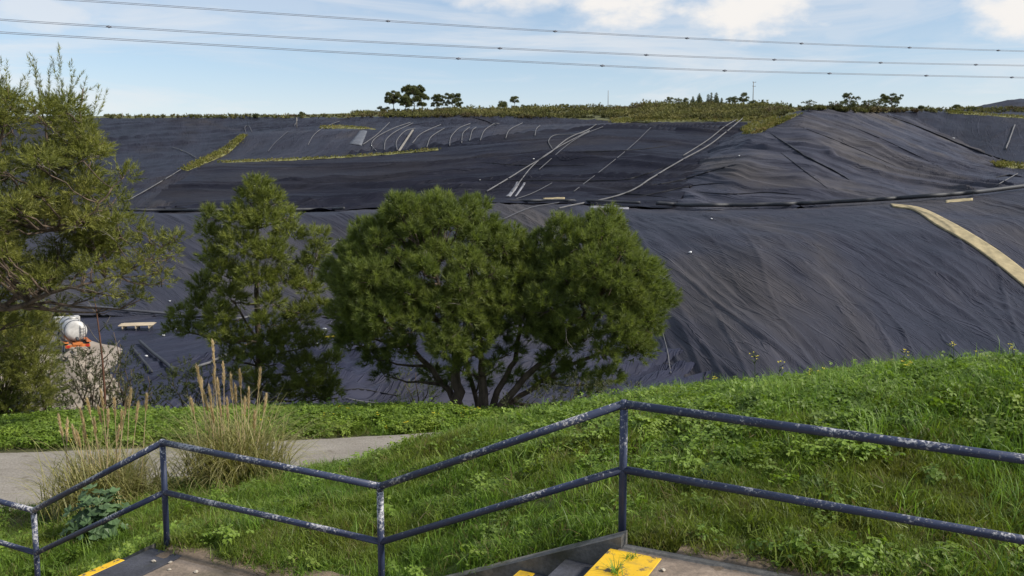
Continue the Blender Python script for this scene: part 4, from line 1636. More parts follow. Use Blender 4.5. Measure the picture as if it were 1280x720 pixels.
def in_frame(P, mx=420, my=220):
    y = P[:, 1] * math.cos(PITCH) - P[:, 2] * math.sin(PITCH)
    u = P[:, 0] / np.maximum(y, .1) * FPX + 640
    v = 360 - (P[:, 1] * math.sin(PITCH) + P[:, 2] * math.cos(PITCH)) / np.maximum(y, .1) * FPX
    return (y > 1) & (u > -mx) & (u < 1280 + mx) & (v < 720 + my), u, v


def ground_points(n, x0, x1, y0, y1, r):
    x = r.uniform(x0, x1, n); y = r.uniform(y0, y1, n)
    s, nn = sn(x, y)
    near, far = path_band(x)
    ok = ~((nn < .03) & (nn > -STAIR_W - .5))
    edge = .10 + .2 * np.abs(perlin(x * .9, y * .9, 7))
    ok &= ~((y > near - edge * .3 + .05) & (y < far - .02))
    # worn bare soil beside the lower landing
    x, y = x[ok], y[ok]
    z = bumpy(x, y)
    P = np.stack([x, y, z], 1)
    f, u, v = in_frame(P)
    # drop what lies hidden far down the back of the knoll or in the pit
    f &= z > -8.5
    return P[f], u[f], v[f]


def grass():
    r = np.random.default_rng(77)
    short = [tuft_mesh('short_grass_%d' % i, 22, .03, .125, .95, 1.2, .0065, 100 + i, M['grass'], 3, .06) for i in range(5)]
    long_ = [tuft_mesh('long_grass_%d' % i, 16, .14, .36, .55, 1.7, .0085, 200 + i, M['grass_lush'], 4, .06) for i in range(4)]
    clov = [clover_mesh('clover_%d' % i, 22, 300 + i, M['clover']) for i in range(4)]
    straw = [tuft_mesh('straw_%d' % i, 9, .08, .24, 1.0, 1.2, .004, 400 + i, M['straw'], 3, .07) for i in range(3)]

    def rots(n, tilt=.3): return np.stack([r.normal(0, tilt, n), r.normal(0, tilt, n), r.uniform(0, 6.28, n)], 1)
    # short grass everywhere, thinned in bare patches
    P, u, v = ground_points(95000, -24, 13, 4.2, 26, r)
    Pn, _, _ = ground_points(150000, -8, 8, 4.2, 12, r)
    P = np.concatenate([P, Pn])
    bare = fbm(P[:, 0] / 1.3, P[:, 1] / 1.3, 3, 40)
    dist = np.hypot(P[:, 0], P[:, 1])
    keep = r.uniform(size=len(P)) < np.clip(1.0 - np.clip(bare - .18, 0, .6) * 1.6, .3, 1)
    P, dist = P[keep], dist[keep]
    cl_ = fbm(P[:, 0] / .55, P[:, 1] / .55, 3, 140)
    sc1 = r.uniform(.6, 1.25, len(P)) * np.clip(.95 + 1.3 * cl_, .35, 1.7) * (1 + np.clip(dist - 10, 0, 14) * .04)
    scatter('grass', 'short olive green grass covering the bank around the handrail', 'grass', short, P, rots(len(P)), sc1, r.integers(0, 5, len(P)))
    # lush long grass on the right and in drifts
    P, u, v = ground_points(80000, -20, 13, 4.2, 24, r)
    lush = fbm(P[:, 0] / 2.2, P[:, 1] / 2.2, 3, 50) * .9
    right = np.clip((P[:, 0] - 1.2) / 3.5, 0, 1) * .75 + np.clip((v < 520) & (u > 640), 0, 1) * .25
    keep = r.uniform(size=len(P)) < np.clip(lush - .06 + right * .9, 0.03, .85)
    P = P[keep]
    scatter('long_grass', 'long lush green grass blades on the right of the bank', 'grass', long_, P, rots(len(P), .25), r.uniform(.55, 1.15, len(P)), r.integers(0, 4, len(P)))
    # clover: the top right of the bank, the crest and the verge beyond the path
    P, u, v = ground_points(90000, -24, 13, 4.2, 26, r)
    cl = fbm(P[:, 0] / 1.8, P[:, 1] / 1.8, 3, 60)
    w = np.where(u > 640, np.clip((620 - v) / 120, 0, 1) * np.clip((u - 560) / 250, 0, 1), 0)
    w = np.maximum(w, np.where(P[:, 1] > path_band(P[:, 0])[1] - .1, 1.0, 0))
    keep = r.uniform(size=len(P)) < np.clip(w * (.75 + 1.2 * cl) + np.clip(cl - .08, 0, 1) * .5 + .03, 0, .95)
    P = P[keep]
    scatter('clover', 'bright green clover carpet on the knoll crest and along the far path verge', 'ground cover', clov, P, rots(len(P), .3), r.uniform(.8, 1.5, len(P)) * np.where(P[:, 1] > 17, 1.35, 1), r.integers(0, 4, len(P)))
    # straw
    P, u, v = ground_points(34000, -18, 12, 4.2, 22, r)
    dry = fbm(P[:, 0] / 1.3, P[:, 1] / 1.3, 3, 40)
    pe = np.minimum(np.abs(P[:, 1] - path_band(P[:, 0])[0]), np.abs(P[:, 1] - path_band(P[:, 0])[1]))
    keep = r.uniform(size=len(P)) < np.clip(dry * 1.4 + .08 + np.clip(.5 - pe, 0, .5) * 1.6, 0, .9)
    P = P[keep]
    scatter('dry_straw', 'thin dry straw among the grass of the bank', 'straw', straw, P, rots(len(P), .5), r.uniform(.6, 1.2, len(P)), r.integers(0, 3, len(P)))
    # small yellow flowers
    fl = []
    for i in range(2):
        rr = np.random.default_rng(500 + i)
        V, F = [], []
        for k in range(3):
            c = np.array([rr.normal(0, .03), rr.normal(0, .03), rr.uniform(.14, .24)])
            for q in range(5):
                a = 2 * math.pi * q / 5 + rr.uniform(0, .2); b = len(V)
                for (p_, w_) in ((0, 0), (.75, .35), (1.1, 0), (.75, -.35)):
                    V.append(tuple(c + np.array([(p_ * math.cos(a) - w_ * math.sin(a)) * .018, (p_ * math.sin(a) + w_ * math.cos(a)) * .018, .008 * p_])))
                F.append([b, b + 1, b + 2, b + 3])
            b = len(V)
            V += [(c[0] * .4 - .0015, c[1] * .4, 0), (c[0] * .4 + .0015, c[1] * .4, 0), tuple(c)]
            F.append([b, b + 1, b + 2])
        me = mesh_np('yellow_flower_%d' % i, V, F); me.materials.append(simple_mat('yellow_petals_%d' % i, (.62, .50, .02), .6, .15, 8)); fl.append(me)
    P, u, v = ground_points(9000, -24, 13, 9, 26, r)
    w = fbm(P[:, 0] / 1.5, P[:, 1] / 1.5, 3, 90)
    verge = P[:, 1] > path_band(P[:, 0])[1]
    crest_ = (v < 505) & (u > 620) & (P[:, 1] < 14)
    keep = r.uniform(size=len(P)) < np.where(verge & (u > 380), np.clip(w * 1.3 + .1, 0, .5), np.where(verge, np.clip(w - .2, 0, .2), np.where(crest_, np.clip(w * .5 + .03, 0, .3), 0)))
    P = P[keep]
    scatter('yellow_wildflowers', 'small yellow wildflowers dotted along the verge and the knoll crest', 'wildflowers', fl, P, rots(len(P), .2), r.uniform(.8, 1.4, len(P)), r.integers(0, 2, len(P)))


grass()


# tall single flowering stalks standing up on the crest against the dark slope
M['stalk'] = leaf_mat('flower_stalks', (.05, .085, .018), (.075, .115, .025), None, .3, .5, 3, None, .7)
M['petal'] = simple_mat('yellow_petal', (.66, .55, .03), .6, .15, 8)


def flower_stalk(px, py, d, h, seed, label):
    r = np.random.default_rng(seed)
    p = at(px, py, d)
    z0 = float(bumpy(np.array([p.x]), np.array([p.y]))[0])
    b = Vector((p.x, p.y, z0 - .02))
    root = empty('flower_stalk', b)
    tag(root, label, 'flower', 'tall flower stalks on the crest')
    top = Vector((r.normal(0, .03), r.normal(0, .03), max(.18, p.z - b.z)))
    mb = MB()
    mb.tube([(0, 0, 0), (top.x * .3, top.y * .3, top.z * .5), tuple(top)], [.005, .004, .002], 5)
    for k in range(7):
        f = r.uniform(.25, .9)
        q = top * f; e = q + Vector((r.normal(0, .05), r.normal(0, .05), .05))
        mb.tube([q, q.lerp(e, .5), e], [.003, .006, .001], 4)
    mb.build('stem', M['stalk'], root)
    for k in range(6):
        c = top * r.uniform(.8, 1.0) + Vector((r.normal(0, .025), r.normal(0, .025), r.normal(0, .01)))
        V, F = [], []
        for q in range(4):
            a = math.pi / 2 * q + r.uniform(0, .4); i0 = len(V)
            for (p_, w_) in ((0, 0), (.7, .45), (1.1, 0), (.7, -.45)):
                V.append((c.x + (p_ * math.cos(a) - w_ * math.sin(a)) * .014, c.y + (p_ * math.sin(a) + w_ * math.cos(a)) * .014, c.z + .008 * p_))
            F.append([i0, i0 + 1, i0 + 2, i0 + 3])
        link('petal', mesh_np('petal', V, F), M['petal'], root)


for i, (px, py, d, lab) in enumerate([
        (945, 440, 10.6, 'tallest yellow flower stalk rising from the crest above the middle of the top rail'),
        (973, 452, 10.5, 'yellow flower stalk just right of the tallest crest stalk'),
        (1012, 460, 10.3, 'low yellow flower stalk on the crest, third from the tallest stalk'),
        (1195, 428, 9.5, 'yellow flower stalk on the crest below the lower end of the tan strip'),
        (1271, 430, 9.0, 'yellow flower stalk on the crest at the right edge of the picture'),
        (1127, 436, 9.9, 'thin yellow flower stalk on the crest, left of the one below the tan strip')]):
    flower_stalk(px, py, d, .3, 600 + i, lab)

# ------------------------------------------------------------------ pipes, hoses and strips on the landfill
M['hose'] = simple_mat('grey_hose', (.12, .117, .12), .75, .25, .4)
M['hose_dark'] = simple_mat('dark_hose', (.07, .07, .078), .6, .25, .4)
M['black_pipe'] = simple_mat('black_plastic_pipe', (.030, .031, .036), .6, .3, .3)
M['fold_shade_black'] = simple_mat('black_fold_shade', (.013, .0135, .018), .65, .3, .3)  # black that holds the shade of laps and creases in its colour
M['tan_sheet'] = simple_mat('tan_geotextile', (.32, .26, .145), .9, .3, .9, .05)
M['pale_sheet'] = simple_mat('pale_plastic', (.20, .20, .22), .6, .3, 1.2)
M['verge_grass'] = leaf_mat('landfill_grass', (.13, .14, .030), (.18, .18, .042), (.27, .21, .09), .2, .7, .25, 'tint', .6)


def smooth_px(pts, n=10):
    """Catmull-Rom through picture points"""
    P = [np.array(p, float) for p in pts]
    P = [2 * P[0] - P[1]] + P + [2 * P[-1] - P[-2]]
    out = []
    for i in range(1, len(P) - 2):
        for k in range(n):
            t = k / n
            a, b, c, d = P[i - 1], P[i], P[i + 1], P[i + 2]
            out.append(.5 * ((2 * b) + (c - a) * t + (2 * a - 5 * b + 4 * c - d) * t * t + (3 * b - a - 3 * c + d) * t ** 3))
    out.append(P[-2])
    return out


def on_surface(pts, lift, n=8):
    out = []
    for q in smooth_px(pts, n):
        h = hit(q[0], q[1], lift)
        if h is None: continue
        if out and (h - out[-1]).length > 40: continue
        out.append(h)
    return out


def hose(name, pts, r, mat, label, group=None, cat='hose', n=8, seg=7):
    if cat == 'hose': r = r * .68
    P = on_surface(pts, r * .9, n)
    if len(P) < 2: return
    # relax so the hose bridges small folds
    for _ in range(1):
        P = [P[0]] + [(P[i - 1] + P[i] * 2 + P[i + 1]) / 4 for i in range(1, len(P) - 1)] + [P[-1]]
    P = [p + Vector((0, 0, r * 1.1 + (.05 if cat == 'hose' else 0))) for p in P]
    c = P[0]
    o = MB().tube([p - c for p in P], r, seg).build(name, mat, None, c, True)
    tag(o, label, cat, group)
    return o


def R2(l): return [(427 + x / 3, y / 3) for x, y in l]
def R8(l): return [(560 + x * .21875, 160 + y * .21875) for x, y in l]


GH = 'hoses looped over the upper bench slope'
arcs = [
    ([(80, 545), (130, 510), (180, 462)], 'leftmost looped hose on the upper bench slope'),
    ([(130, 570), (112, 545), (135, 515), (200, 482), (258, 462)], 'second looped hose from the left on the upper bench slope'),
    ([(160, 565), (165, 530), (200, 498), (268, 464)], 'third looped hose from the left on the upper bench slope'),
    ([(208, 565), (206, 532), (238, 495), (276, 484)], 'short looped hose left of the two pale boards'),
    ([(265, 540), (300, 503), (372, 470)], 'long slanting hose right of the two pale boards'),
    ([(320, 555), (335, 517), (385, 484)], 'looped hose below the end of the long slanting hose'),
    ([(405, 550), (410, 517), (440, 484), (483, 466)], 'looped hose under the double tree of the skyline'),
    ([(450, 540), (455, 502), (480, 480)], 'fourth looped hose from the right end of the bench'),
    ([(480, 530), (490, 493), (505, 480)], 'small looped hose in the middle of the bench slope'),
    ([(520, 530), (535, 493), (570, 468), (590, 466)], 'looped hose with a flat top, third from the right end of the bench'),
    ([(615, 522), (630, 490), (678, 464)], 'second looped hose from the right end of the bench'),
    ([(725, 512), (730, 487), (744, 474)], 'rightmost short looped hose on the bench slope')]
for l, lab in arcs:
    hose('looped_hose', R2(l), .16, M['hose'], lab, GH)
for l, lab in (([(215, 568), (268, 488)], 'left one of two pale boards lying on the upper bench slope'), ([(240, 568), (293, 488)], 'right one of two pale boards lying on the upper bench slope')):
    a, b = on_surface(R2(l), .12, 1)[0], on_surface(R2(l), .12, 1)[-1]
    c = (a + b) / 2
    q = (b - a).to_track_quat('X', 'Z').to_matrix()
    tag(MB().box((0, 0, 0), ((b - a).length, .55, .09), q, .02).build('board', simple_mat('weathered_board', (.24, .215, .18), .85, .25, .6), None, c), lab, 'board', 'pale boards on the bench slope')

GL = 'long hoses running down the middle slope'
hose('drain_hose', R2([(545, 722), (700, 628), (780, 578), (850, 523), (920, 493), (955, 470)]), .2, M['hose'], 'longest grey hose running straight down the middle slope', GL)
hose('drain_hose', R2([(640, 722), (720, 622), (800, 563), (930, 494)]), .17, M['hose'], 'grey hose beside the longest one, ending at the pale plastic sheet', GL)
hose('drain_hose', R2([(790, 562), (776, 532), (800, 510), (870, 507), (930, 498)]), .14, M['hose'], 'hose curled into a hook beside the two long hoses', GL)
hose('drain_hose', R2([(740, 640), (830, 560), (900, 512), (980, 478)]), .14, M['hose_dark'], 'thin dark hose just right of the two long hoses', GL)
hose('drain_hose', R2([(870, 722), (1000, 622), (1090, 548), (1160, 480)]), .12, M['hose_dark'], 'thin faint hose slanting down the right part of the middle slope', GL)
hose('drain_hose', [(698, 263), (720, 258), (760, 250), (790, 240), (815, 224), (850, 203), (885, 184), (908, 166), (930, 148)], .22, M['hose'], 'thick pale hose curving from the plateau up to the hilltop grass', GL)
hose('drain_hose', [(854, 196), (884, 177), (905, 160), (922, 150)], .18, M['hose'], 'pale hose running beside the top of the thick curved hose', GL)
hose('drain_hose', [(645, 250), (665, 243), (690, 230)], .12, M['hose_dark'], 'short dark hose at the foot of the middle slope', GL)
hose('drain_hose', [(628, 276), (660, 262), (690, 256), (720, 252)], .12, M['hose_dark'], 'dark hose lying on the bench behind the two-headed pine', GL)
hose('drain_hose', [(160, 252), (185, 238), (205, 226), (228, 212)], .15, M['hose'], 'grey hose below the grass strip of the left slope', GL)
hose('drain_hose', [(215, 185), (230, 190), (245, 198)], .14, M['hose'], 'short straight hose on the upper part of the left slope', GL)
hose('drain_hose', [(368, 158), (372, 150), (369, 147)], .12, M['hose'], 'tiny hose end at the crest of the left slope', GL)
hose('drain_hose', [(308, 168), (306, 160), (311, 158), (315, 166)], .10, M['hose'], 'small hose loop above the grass strip', GL)
hose('drain_hose', [(385, 182), (392, 170), (405, 160), (425, 152)], .12, M['hose'], 'looped hose between the grass strip and the bench hoses', GL)
hose('drain_hose', [(335, 190), (345, 178), (360, 165)], .10, M['hose_dark'], 'dark slanting hose right of the grass strip', GL)
hose('drain_hose', [(1257, 188), (1263, 172), (1268, 158)], .30, M['hose'], 'straight grey pipe on the far right slope', GL)
hose('drain_hose', [(1244, 234), (1258, 226), (1272, 218)], .12, M['hose'], 'thin pale hose slanting beside the right grass patch', GL)
hose('drain_hose', [(425, 300), (410, 315), (403, 335)], .08, M['hose'], 'thin hose on the lower slope left of the two-headed pine', GL)
hose('drain_hose', [(824, 408), (828, 415), (834, 440), (838, 468)], .07, M['hose'], 'thin pipe at the dome foot right of the two-headed pine', GL)

hose('main_pipe', [(820, 258.5), (870, 261), (930, 261), (1010, 258.5), (1080, 255.5), (1150, 251), (1215, 246), (1290, 236.5)], .34, M['black_pipe'],
     'thick black pipe running along the plateau below the pointed mound', None, 'pipe', 12, 12)
hose('main_pipe', [(630, 254.5), (690, 254), (740, 254.5), (800, 257)], .26, M['black_pipe'], 'black pipe continuing left along the foot of the middle slope', None, 'pipe', 10, 10)
hose('main_pipe', [(150, 266), (250, 266), (360, 265.5), (430, 264)], .26, M['black_pipe'], 'black pipe lying along the bench at the foot of the left slope', None, 'pipe', 10, 10)


def fold_shade_line(pts, w, label):
    """a doubled-over lap of the cover whose black colour also draws its shade line: a low wedge with a steep, slightly undercut lip on its right side"""
    P = on_surface(pts, 0.0, 14)
    c = P[0].copy()
    n = len(P)
    V, F = [], []
    for i, p in enumerate(P):
        t = (P[min(i + 1, n - 1)] - P[max(i - 1, 0)]).normalized()
        sd = t.cross(Vector((0, 0, 1))).normalized()
        nz = sd.cross(t).normalized()
        if nz.z < 0: nz = -nz
        f = math.sin(math.pi * min(1, max(0, (i + .25) / (n - .5)))) ** .5 * (1 + .45 * float(perlin(i * .31, w * 9, 4)))
        for (a, h) in ((-2.4, -.25), (-1.2, .22), (-.3, .72), (.22, .80), (.36, .62), (.12, .30), (.10, -.3)):
            V.append(p - c + sd * (a * w * f + .35 * w * float(perlin(i * .13, w * 5, 8))) + nz * (h * w * f))
    for i in range(n - 1):
        for k in range(6): F.append([i * 7 + k, i * 7 + k + 1, i * 7 + 8 + k, i * 7 + 7 + k])
    o = MB().add(V, F).build('fold_shade_line', M['fold_shade_black'], None, c, True)
    tag(o, label, 'cover fold')


for pts, rad_, lab in (
        ([(962, 166), (985, 182), (1010, 198), (1040, 213), (1062, 225)], .42, 'thick black cover fold shade line running diagonally down the pointed mound'),
        ([(1108, 144), (1150, 160), (1200, 181), (1240, 196), (1290, 210)], .5, 'long black cover fold shade line in the crease right of the pointed mound'),
        ([(1245, 222), (1262, 220), (1290, 222)], .4, 'short black cover fold shade line below the right grass patch'),
        ([(600, 203), (654, 207), (735, 207)], .22, 'thin black cover fold shade line across the upper middle slope'),
        ([(602, 225), (656, 226), (768, 226), (807, 218), (840, 206)], .26, 'thin black cover fold shade line across the lower middle slope'),
        ([(790, 248), (830, 240), (870, 232), (905, 229)], .24, 'black cover fold shade line at the left foot of the pointed mound'),
        ([(172, 264), (230, 262), (300, 263), (350, 264)], .34, 'black cover fold shade line along the foot of the left slope'),
        ([(170, 246), (185, 237), (207, 224), (226, 212)], .4, 'black cover fold shade line in the crease below the grass strip'),
        ([(424, 488), (450, 487), (478, 492), (500, 495)], .14, 'black cover fold shade line on the pit floor left of the big pine'),
        ([(812, 232), (850, 226), (890, 214), (920, 206)], .26, 'curved black cover fold shade line low on the left flank of the pointed mound'),
        ([(745, 243), (790, 243), (835, 247)], .22, 'short black cover fold shade line near the foot of the middle slope'),
        ([(870, 240), (915, 243), (960, 241), (1000, 244)], .22, 'level black cover fold shade line near the foot of the pointed mound'),
        ([(975, 190), (1003, 212), (1035, 236)], .18, 'thin black cover fold shade line left of the thick diagonal one on the mound'),
        ([(690, 190), (740, 190), (800, 187), (850, 180)], .22, 'thin black cover fold shade line high on the right of the middle slope'),
        ([(1000, 158), (1060, 182), (1120, 208)], .16, 'faint cover fold shade line slanting across the lit face of the mound'),
        ([(1065, 158), (1120, 182), (1185, 214)], .16, 'faint cover fold shade line on the right of the lit mound face'),
        ([(590, 147), (605, 151), (622, 158)], .4, 'black cover fold shade line just below the skyline in the middle')):
    fold_shade_line(pts, rad_, lab)


def strip(name, up, lo, n, mat, label, cat, lift=.06, across=6, puff=0.0, rough=.0):
    A, B = smooth_px(up, n), smooth_px(lo, n)
    rows = []
    for a, b in zip(A, B):
        row = []
        for k in range(across):
            q = a * (1 - k / (across - 1)) + b * (k / (across - 1))
            h = hit(q[0], q[1], 0)
            row.append(h)
        if any(h is None for h in row): continue
        rows.append(row)
    c = rows[len(rows) // 2][0].copy()
    G = np.array([[tuple(h - c) for h in r] for r in rows])
    w = np.sin(np.linspace(0, math.pi, across))
    G[..., 2] += lift + puff * w[None]
    if rough: G[..., 2] += rough * perlin(G[..., 0] * .8, G[..., 1] * .8, 3)
    V = G.reshape(-1, 3)
    F = grid_faces(len(rows), across).tolist()
    # give the sheet a thickness
    nb = len(V)
    V2 = V - np.array([0, 0, lift + .05])
    m = len(rows)
    F += [[i + nb for i in f[::-1]] for f in F]
    rim = [i * across for i in range(m)] + [(m - 1) * across + k for k in range(1, across)] + [i * across + across - 1 for i in range(m - 2, -1, -1)] + list(range(across - 2, 0, -1))
    for i in range(len(rim)):
        a, b = rim[i], rim[(i + 1) % len(rim)]
        F.append([a, b, b + nb, a + nb])
    o = link(name, mesh_np(name, np.concatenate([V, V2]), F), mat, None, c, True)
    if label: tag(o, label, cat)
    return o


strip('textile_strip', [(1113, 256), (1150, 261), (1185, 277), (1220, 297), (1255, 320), (1300, 355), (1360, 400)],
      [(1116, 259), (1143, 264), (1170, 282), (1207, 303), (1242, 328), (1292, 369), (1345, 414)], 16, M['tan_sheet'],
      'long tan fabric strip running down the dome at the right edge', 'fabric strip', .22, 12)
strip('textile_strip', [(1182, 250.5), (1200, 249), (1216, 248)], [(1182, 253.5), (1200, 252), (1216, 251)], 6, M['tan_sheet'], 'short tan fabric scrap beside the black pipe', 'fabric strip', .07)
strip('plastic_sheet', [(738, 258), (760, 256), (786, 259)], [(738, 260), (760, 261), (786, 261.5)], 6, M['pale_sheet'], 'pale plastic sheet lying on the plateau behind the two-headed pine', 'sheet', .07, 5, .1, .1)
strip('plastic_sheet', [(678, 248), (695, 247), (706, 247)], [(680, 250), (695, 250), (706, 249)], 6, M['tan_sheet'], 'thin tan scrap at the foot of the middle slope', 'sheet', .07, 5, .1, .1)
strip('plastic_sheet', [(645, 228), (640, 237), (632, 246)], [(650, 228), (645, 237), (638, 246)], 6, M['pale_sheet'], 'left pale plastic streak where the long hoses end', 'sheet', .07, 5, .1, .15)
strip('plastic_sheet', [(654, 229), (649, 237), (643, 246)], [(657, 229), (652, 237), (645, 246)], 6, M['pale_sheet'], 'right thin pale plastic streak where the long hoses end', 'sheet', .07, 5, .1, .15)
strip('plastic_sheet', [(436, 180), (444, 171), (450, 163)], [(452, 182), (456, 172), (459, 164)], 6, simple_mat('greyish_plastic', (.10, .105, .12), .6, .3, .6), 'grey translucent sheet at the left end of the hoses', 'sheet', .05, 5, .1, .15)


# grassy strips and tufts on the landfill
def grass_strip(name, label, up, lo, n, count, h, seed, colour=None):
    r = np.random.default_rng(seed)
    base = strip(name, up, lo, n, simple_mat(name + '_soil', (.15, .145, .05), .95, .5, .5), None, None, .04, 5, .10, .3)
    me = base.data
    V = np.empty(len(me.vertices) * 3, np.float32); me.vertices.foreach_get('co', V); V = V.reshape(-1, 3)[:len(V) // 6]
    nrow = len(V) // 5
    G = V.reshape(nrow, 5, 3)
    a = r.uniform(0, nrow - 1.001, count); b = r.uniform(0, 3.999, count)
    i, j = a.astype(int), b.astype(int); fa, fb = (a - i)[:, None], (b - j)[:, None]
    P = G[i, j] * (1 - fa) * (1 - fb) + G[i + 1, j] * fa * (1 - fb) + G[i, j + 1] * (1 - fa) * fb + G[i + 1, j + 1] * fa * fb
    P = P + r.normal(0, 1, P.shape) * np.array([.35, .35, .06])
    D = unit(r.normal(0, .45, (count, 3)) + np.array([0, 0, 1]))
    Vn, F, t = needles(P, D, h * .25, 8, h * .8, .13, np.clip(r.normal(.5, .28, count), 0, 1), r, (.15, .7))
    o = link('tufts', mesh_np('tufts', Vn, F, attrs={'tint': t}), colour or M['verge_grass'], base)
    o['kind'] = 'stuff'
    tag(base, label, 'grass', kind='stuff')
    return base


grass_strip('grass_strip', 'grassy strip climbing between the left and the middle slope', [(226, 212), (250, 199), (275, 188), (292, 176), (303, 169)], [(234, 214), (258, 204), (283, 193), (298, 180), (308, 170)], 8, 900, .7, 1)
grass_strip('grass_bench', 'thin grassy bench at the foot of the upper hose slope', [(272, 202), (330, 200), (400, 197), (480, 192), (548, 186)], [(272, 203.8), (330, 202), (400, 199), (480, 194), (548, 188)], 8, 600, .5, 2)
grass_strip('crest_grass', 'grass tongue on the shoulder left of the pointed mound', [(928, 161), (945, 152), (970, 149), (1000, 143)], [(930, 168), (950, 166), (962, 160), (980, 153)], 8, 900, .7, 3)
grass_strip('crest_grass', 'green grass band behind the top of the middle slope', [(762, 148), (800, 148), (860, 147), (920, 147), (970, 146)], [(766, 154), (800, 153), (860, 152), (920, 152), (965, 151)], 8, 1500, .7, 4)
grass_strip('plateau_grass', 'grass patch at the right edge beside the far right slope', [(1240, 203), (1262, 203), (1300, 206)], [(1246, 209), (1262, 210), (1300, 213)], 6, 500, .6, 5)
grass_strip('upper_terrace_grass', 'thin grass line above the far right slope', [(1185, 140), (1220, 141.5), (1290, 146)], [(1185, 142), (1220, 144), (1290, 149)], 6, 500, .6, 6)
grass_strip('bench_grass', 'grassy ledge left of the hoses below the skyline', [(400, 158), (425, 157), (455, 160)], [(400, 161), (425, 161), (470, 162)], 6, 350, .5, 7)


# ------------------------------------------------------------------ hilltop: heath, trees, poles
def hilltop_heath():
    r = np.random.default_rng(88)
    P, S, T = [], [], []
    def band(x0, x1, y0, y1, n, s0, s1, t0):
        k = 0
        while k < n:
            px, py = r.uniform(x0, x1), r.uniform(y0, y1)
            h = hit(px, py)
            k += 1
            if h is None or h.y < 225: continue
            P.append(tuple(h)); S.append(r.uniform(s0, s1)); T.append(t0)
    band(130, 440, 144.5, 148, 260, .3, .8, .5)
    band(440, 640, 136, 147, 1100, .6, 1.5, .5)
    band(640, 790, 134, 148, 1300, .7, 1.8, .5)
    band(790, 985, 131, 150, 2200, .8, 2.4, .35)
    band(985, 1120, 135, 141, 500, .5, 1.2, .5)
    band(1120, 1300, 136, 141, 300, .5, 1.2, .5)
    P = np.array(P); S = np.array(S)
    fb = fbm(P[:, 0] / 14, P[:, 1] / 14, 3, 15)
    ok = (fb > -.28) | (P[:, 0] < -60)
    P, S, fb = P[ok], S[ok] * np.clip(.75 + 1.6 * fb[ok], .35, 1.7), fb[ok]
    n = len(P)
    k = 4
    C_ = np.repeat(P, k, 0) + r.normal(0, .5, (n * k, 3)) * np.repeat(S, k)[:, None] * np.array([1, 1, .35]) + np.array([0, 0, .3]) * np.repeat(S, k)[:, None]
    D = unit(r.normal(0, .5, (n * k, 3)) + np.array([0, 0, .8]))
    tint = np.clip(np.repeat(np.clip(.5 + fb * 1.2 + r.normal(0, .25, n), 0, 1), k) + r.normal(0, .1, n * k), 0, 1)
    V, F, t = needles(C_, D, .35, 7, .75, .27, tint, r, (.3, 1.1))
    m = leaf_mat('heath', (.105, .070, .045), (.115, .120, .036), (.19, .175, .065), .15, .7, .06, 'tint', .45)
    o = link('heath', mesh_np('heath', V, F, attrs={'tint': t}), m)
    tag(o, 'low brown and green heath covering the hilltop along the skyline', 'heath', kind='stuff')


hilltop_heath()


def far_tree(px, py_base, hpx, wpx, style, label, seed, group='trees on the skyline', bare=.35, name=None):
    r = np.random.default_rng(seed)
    h = None
    for dy in range(0, 14):
        h = hit(px, py_base + dy)
        if h is not None: break
    if h is None: return
    d = h.y
    m = d / FPX
    H, W = (hpx + 1) * m, wpx * m
    base = h - Vector((0, 0, .3))
    root = empty(name or {'pine': 'pine_tree', 'bush': 'hilltop_bush', 'conifer': 'conifer_tree'}[style], base)
    tag(root, label, 'bush' if style == 'bush' else 'tree', group)
    mb = MB()
    cen, rad = [], []
    if style == 'pine':
        th = H * bare
        tops = [np.array([r.normal(0, .05) * W, r.normal(0, .1) * W, H * .9])]
        tr = max(.12, H * .022)
        mb.tube([(0, 0, 0), (r.normal(0, .1), 0, th), tuple(tops[0])], [tr, tr * .8, tr * .3], 6)
        n = 14 + int(W * 2.2)
        for k in range(n):
            z = r.uniform(bare, .93)
            wr = W * .5 * math.sqrt(max(.08, 1 - ((z - (bare + .25)) / (1.02 - bare)) ** 2)) * r.uniform(.45, 1.0)
            a = r.uniform(0, 6.28)
            c = np.array([math.cos(a) * wr, math.sin(a) * wr, z * H])
            cen.append(c); rad.append(H * .092 * r.uniform(.7, 1.3))
            mb.tube([(0, 0, max(th * .8, (z - .12) * H)), tuple(c)], [tr * .4, tr * .12], 4)
        cen.append(np.array([0, 0, H * .93])); rad.append(H * .08)
    elif style == 'conifer':
        mb.tube([(0, 0, 0), (0, 0, H * .95)], [max(.1, H * .02), .03], 5)
        for k in range(16):
            z = .12 + .84 * k / 16
            a = k * 2.4
            w = W * .5 * (1 - z) ** .8
            cen.append(np.array([math.cos(a) * w * .6, math.sin(a) * w * .6, z * H])); rad.append(max(.22, w * .55))
    else:
        mb.tube([(0, 0, 0), (0, 0, H * .5)], [max(.08, H * .03), .03], 5)
        for k in range(12):
            a = r.uniform(0, 6.28); q = r.uniform(.1, .42) * W
            cen.append(np.array([math.cos(a) * q, math.sin(a) * q, H * r.uniform(.25, .78)])); rad.append(H * .22)
    mb.build('trunk', M['bark'], root, smooth_=True)
    per = 19 / max(.6, np.mean(rad))
    P, D = clump_shoots(cen, rad, per, .4, None, .2, r, .8)
    s = max(.22, H * .045)
    V, F, t = needles(P, D, s, 14, s * 1.15, s * .24, np.clip(r.normal(.5, .25, len(P)), 0, 1), r)
    link('crown', mesh_np('crown', V, F, attrs={'tint': t}), M['far_pine'], root)


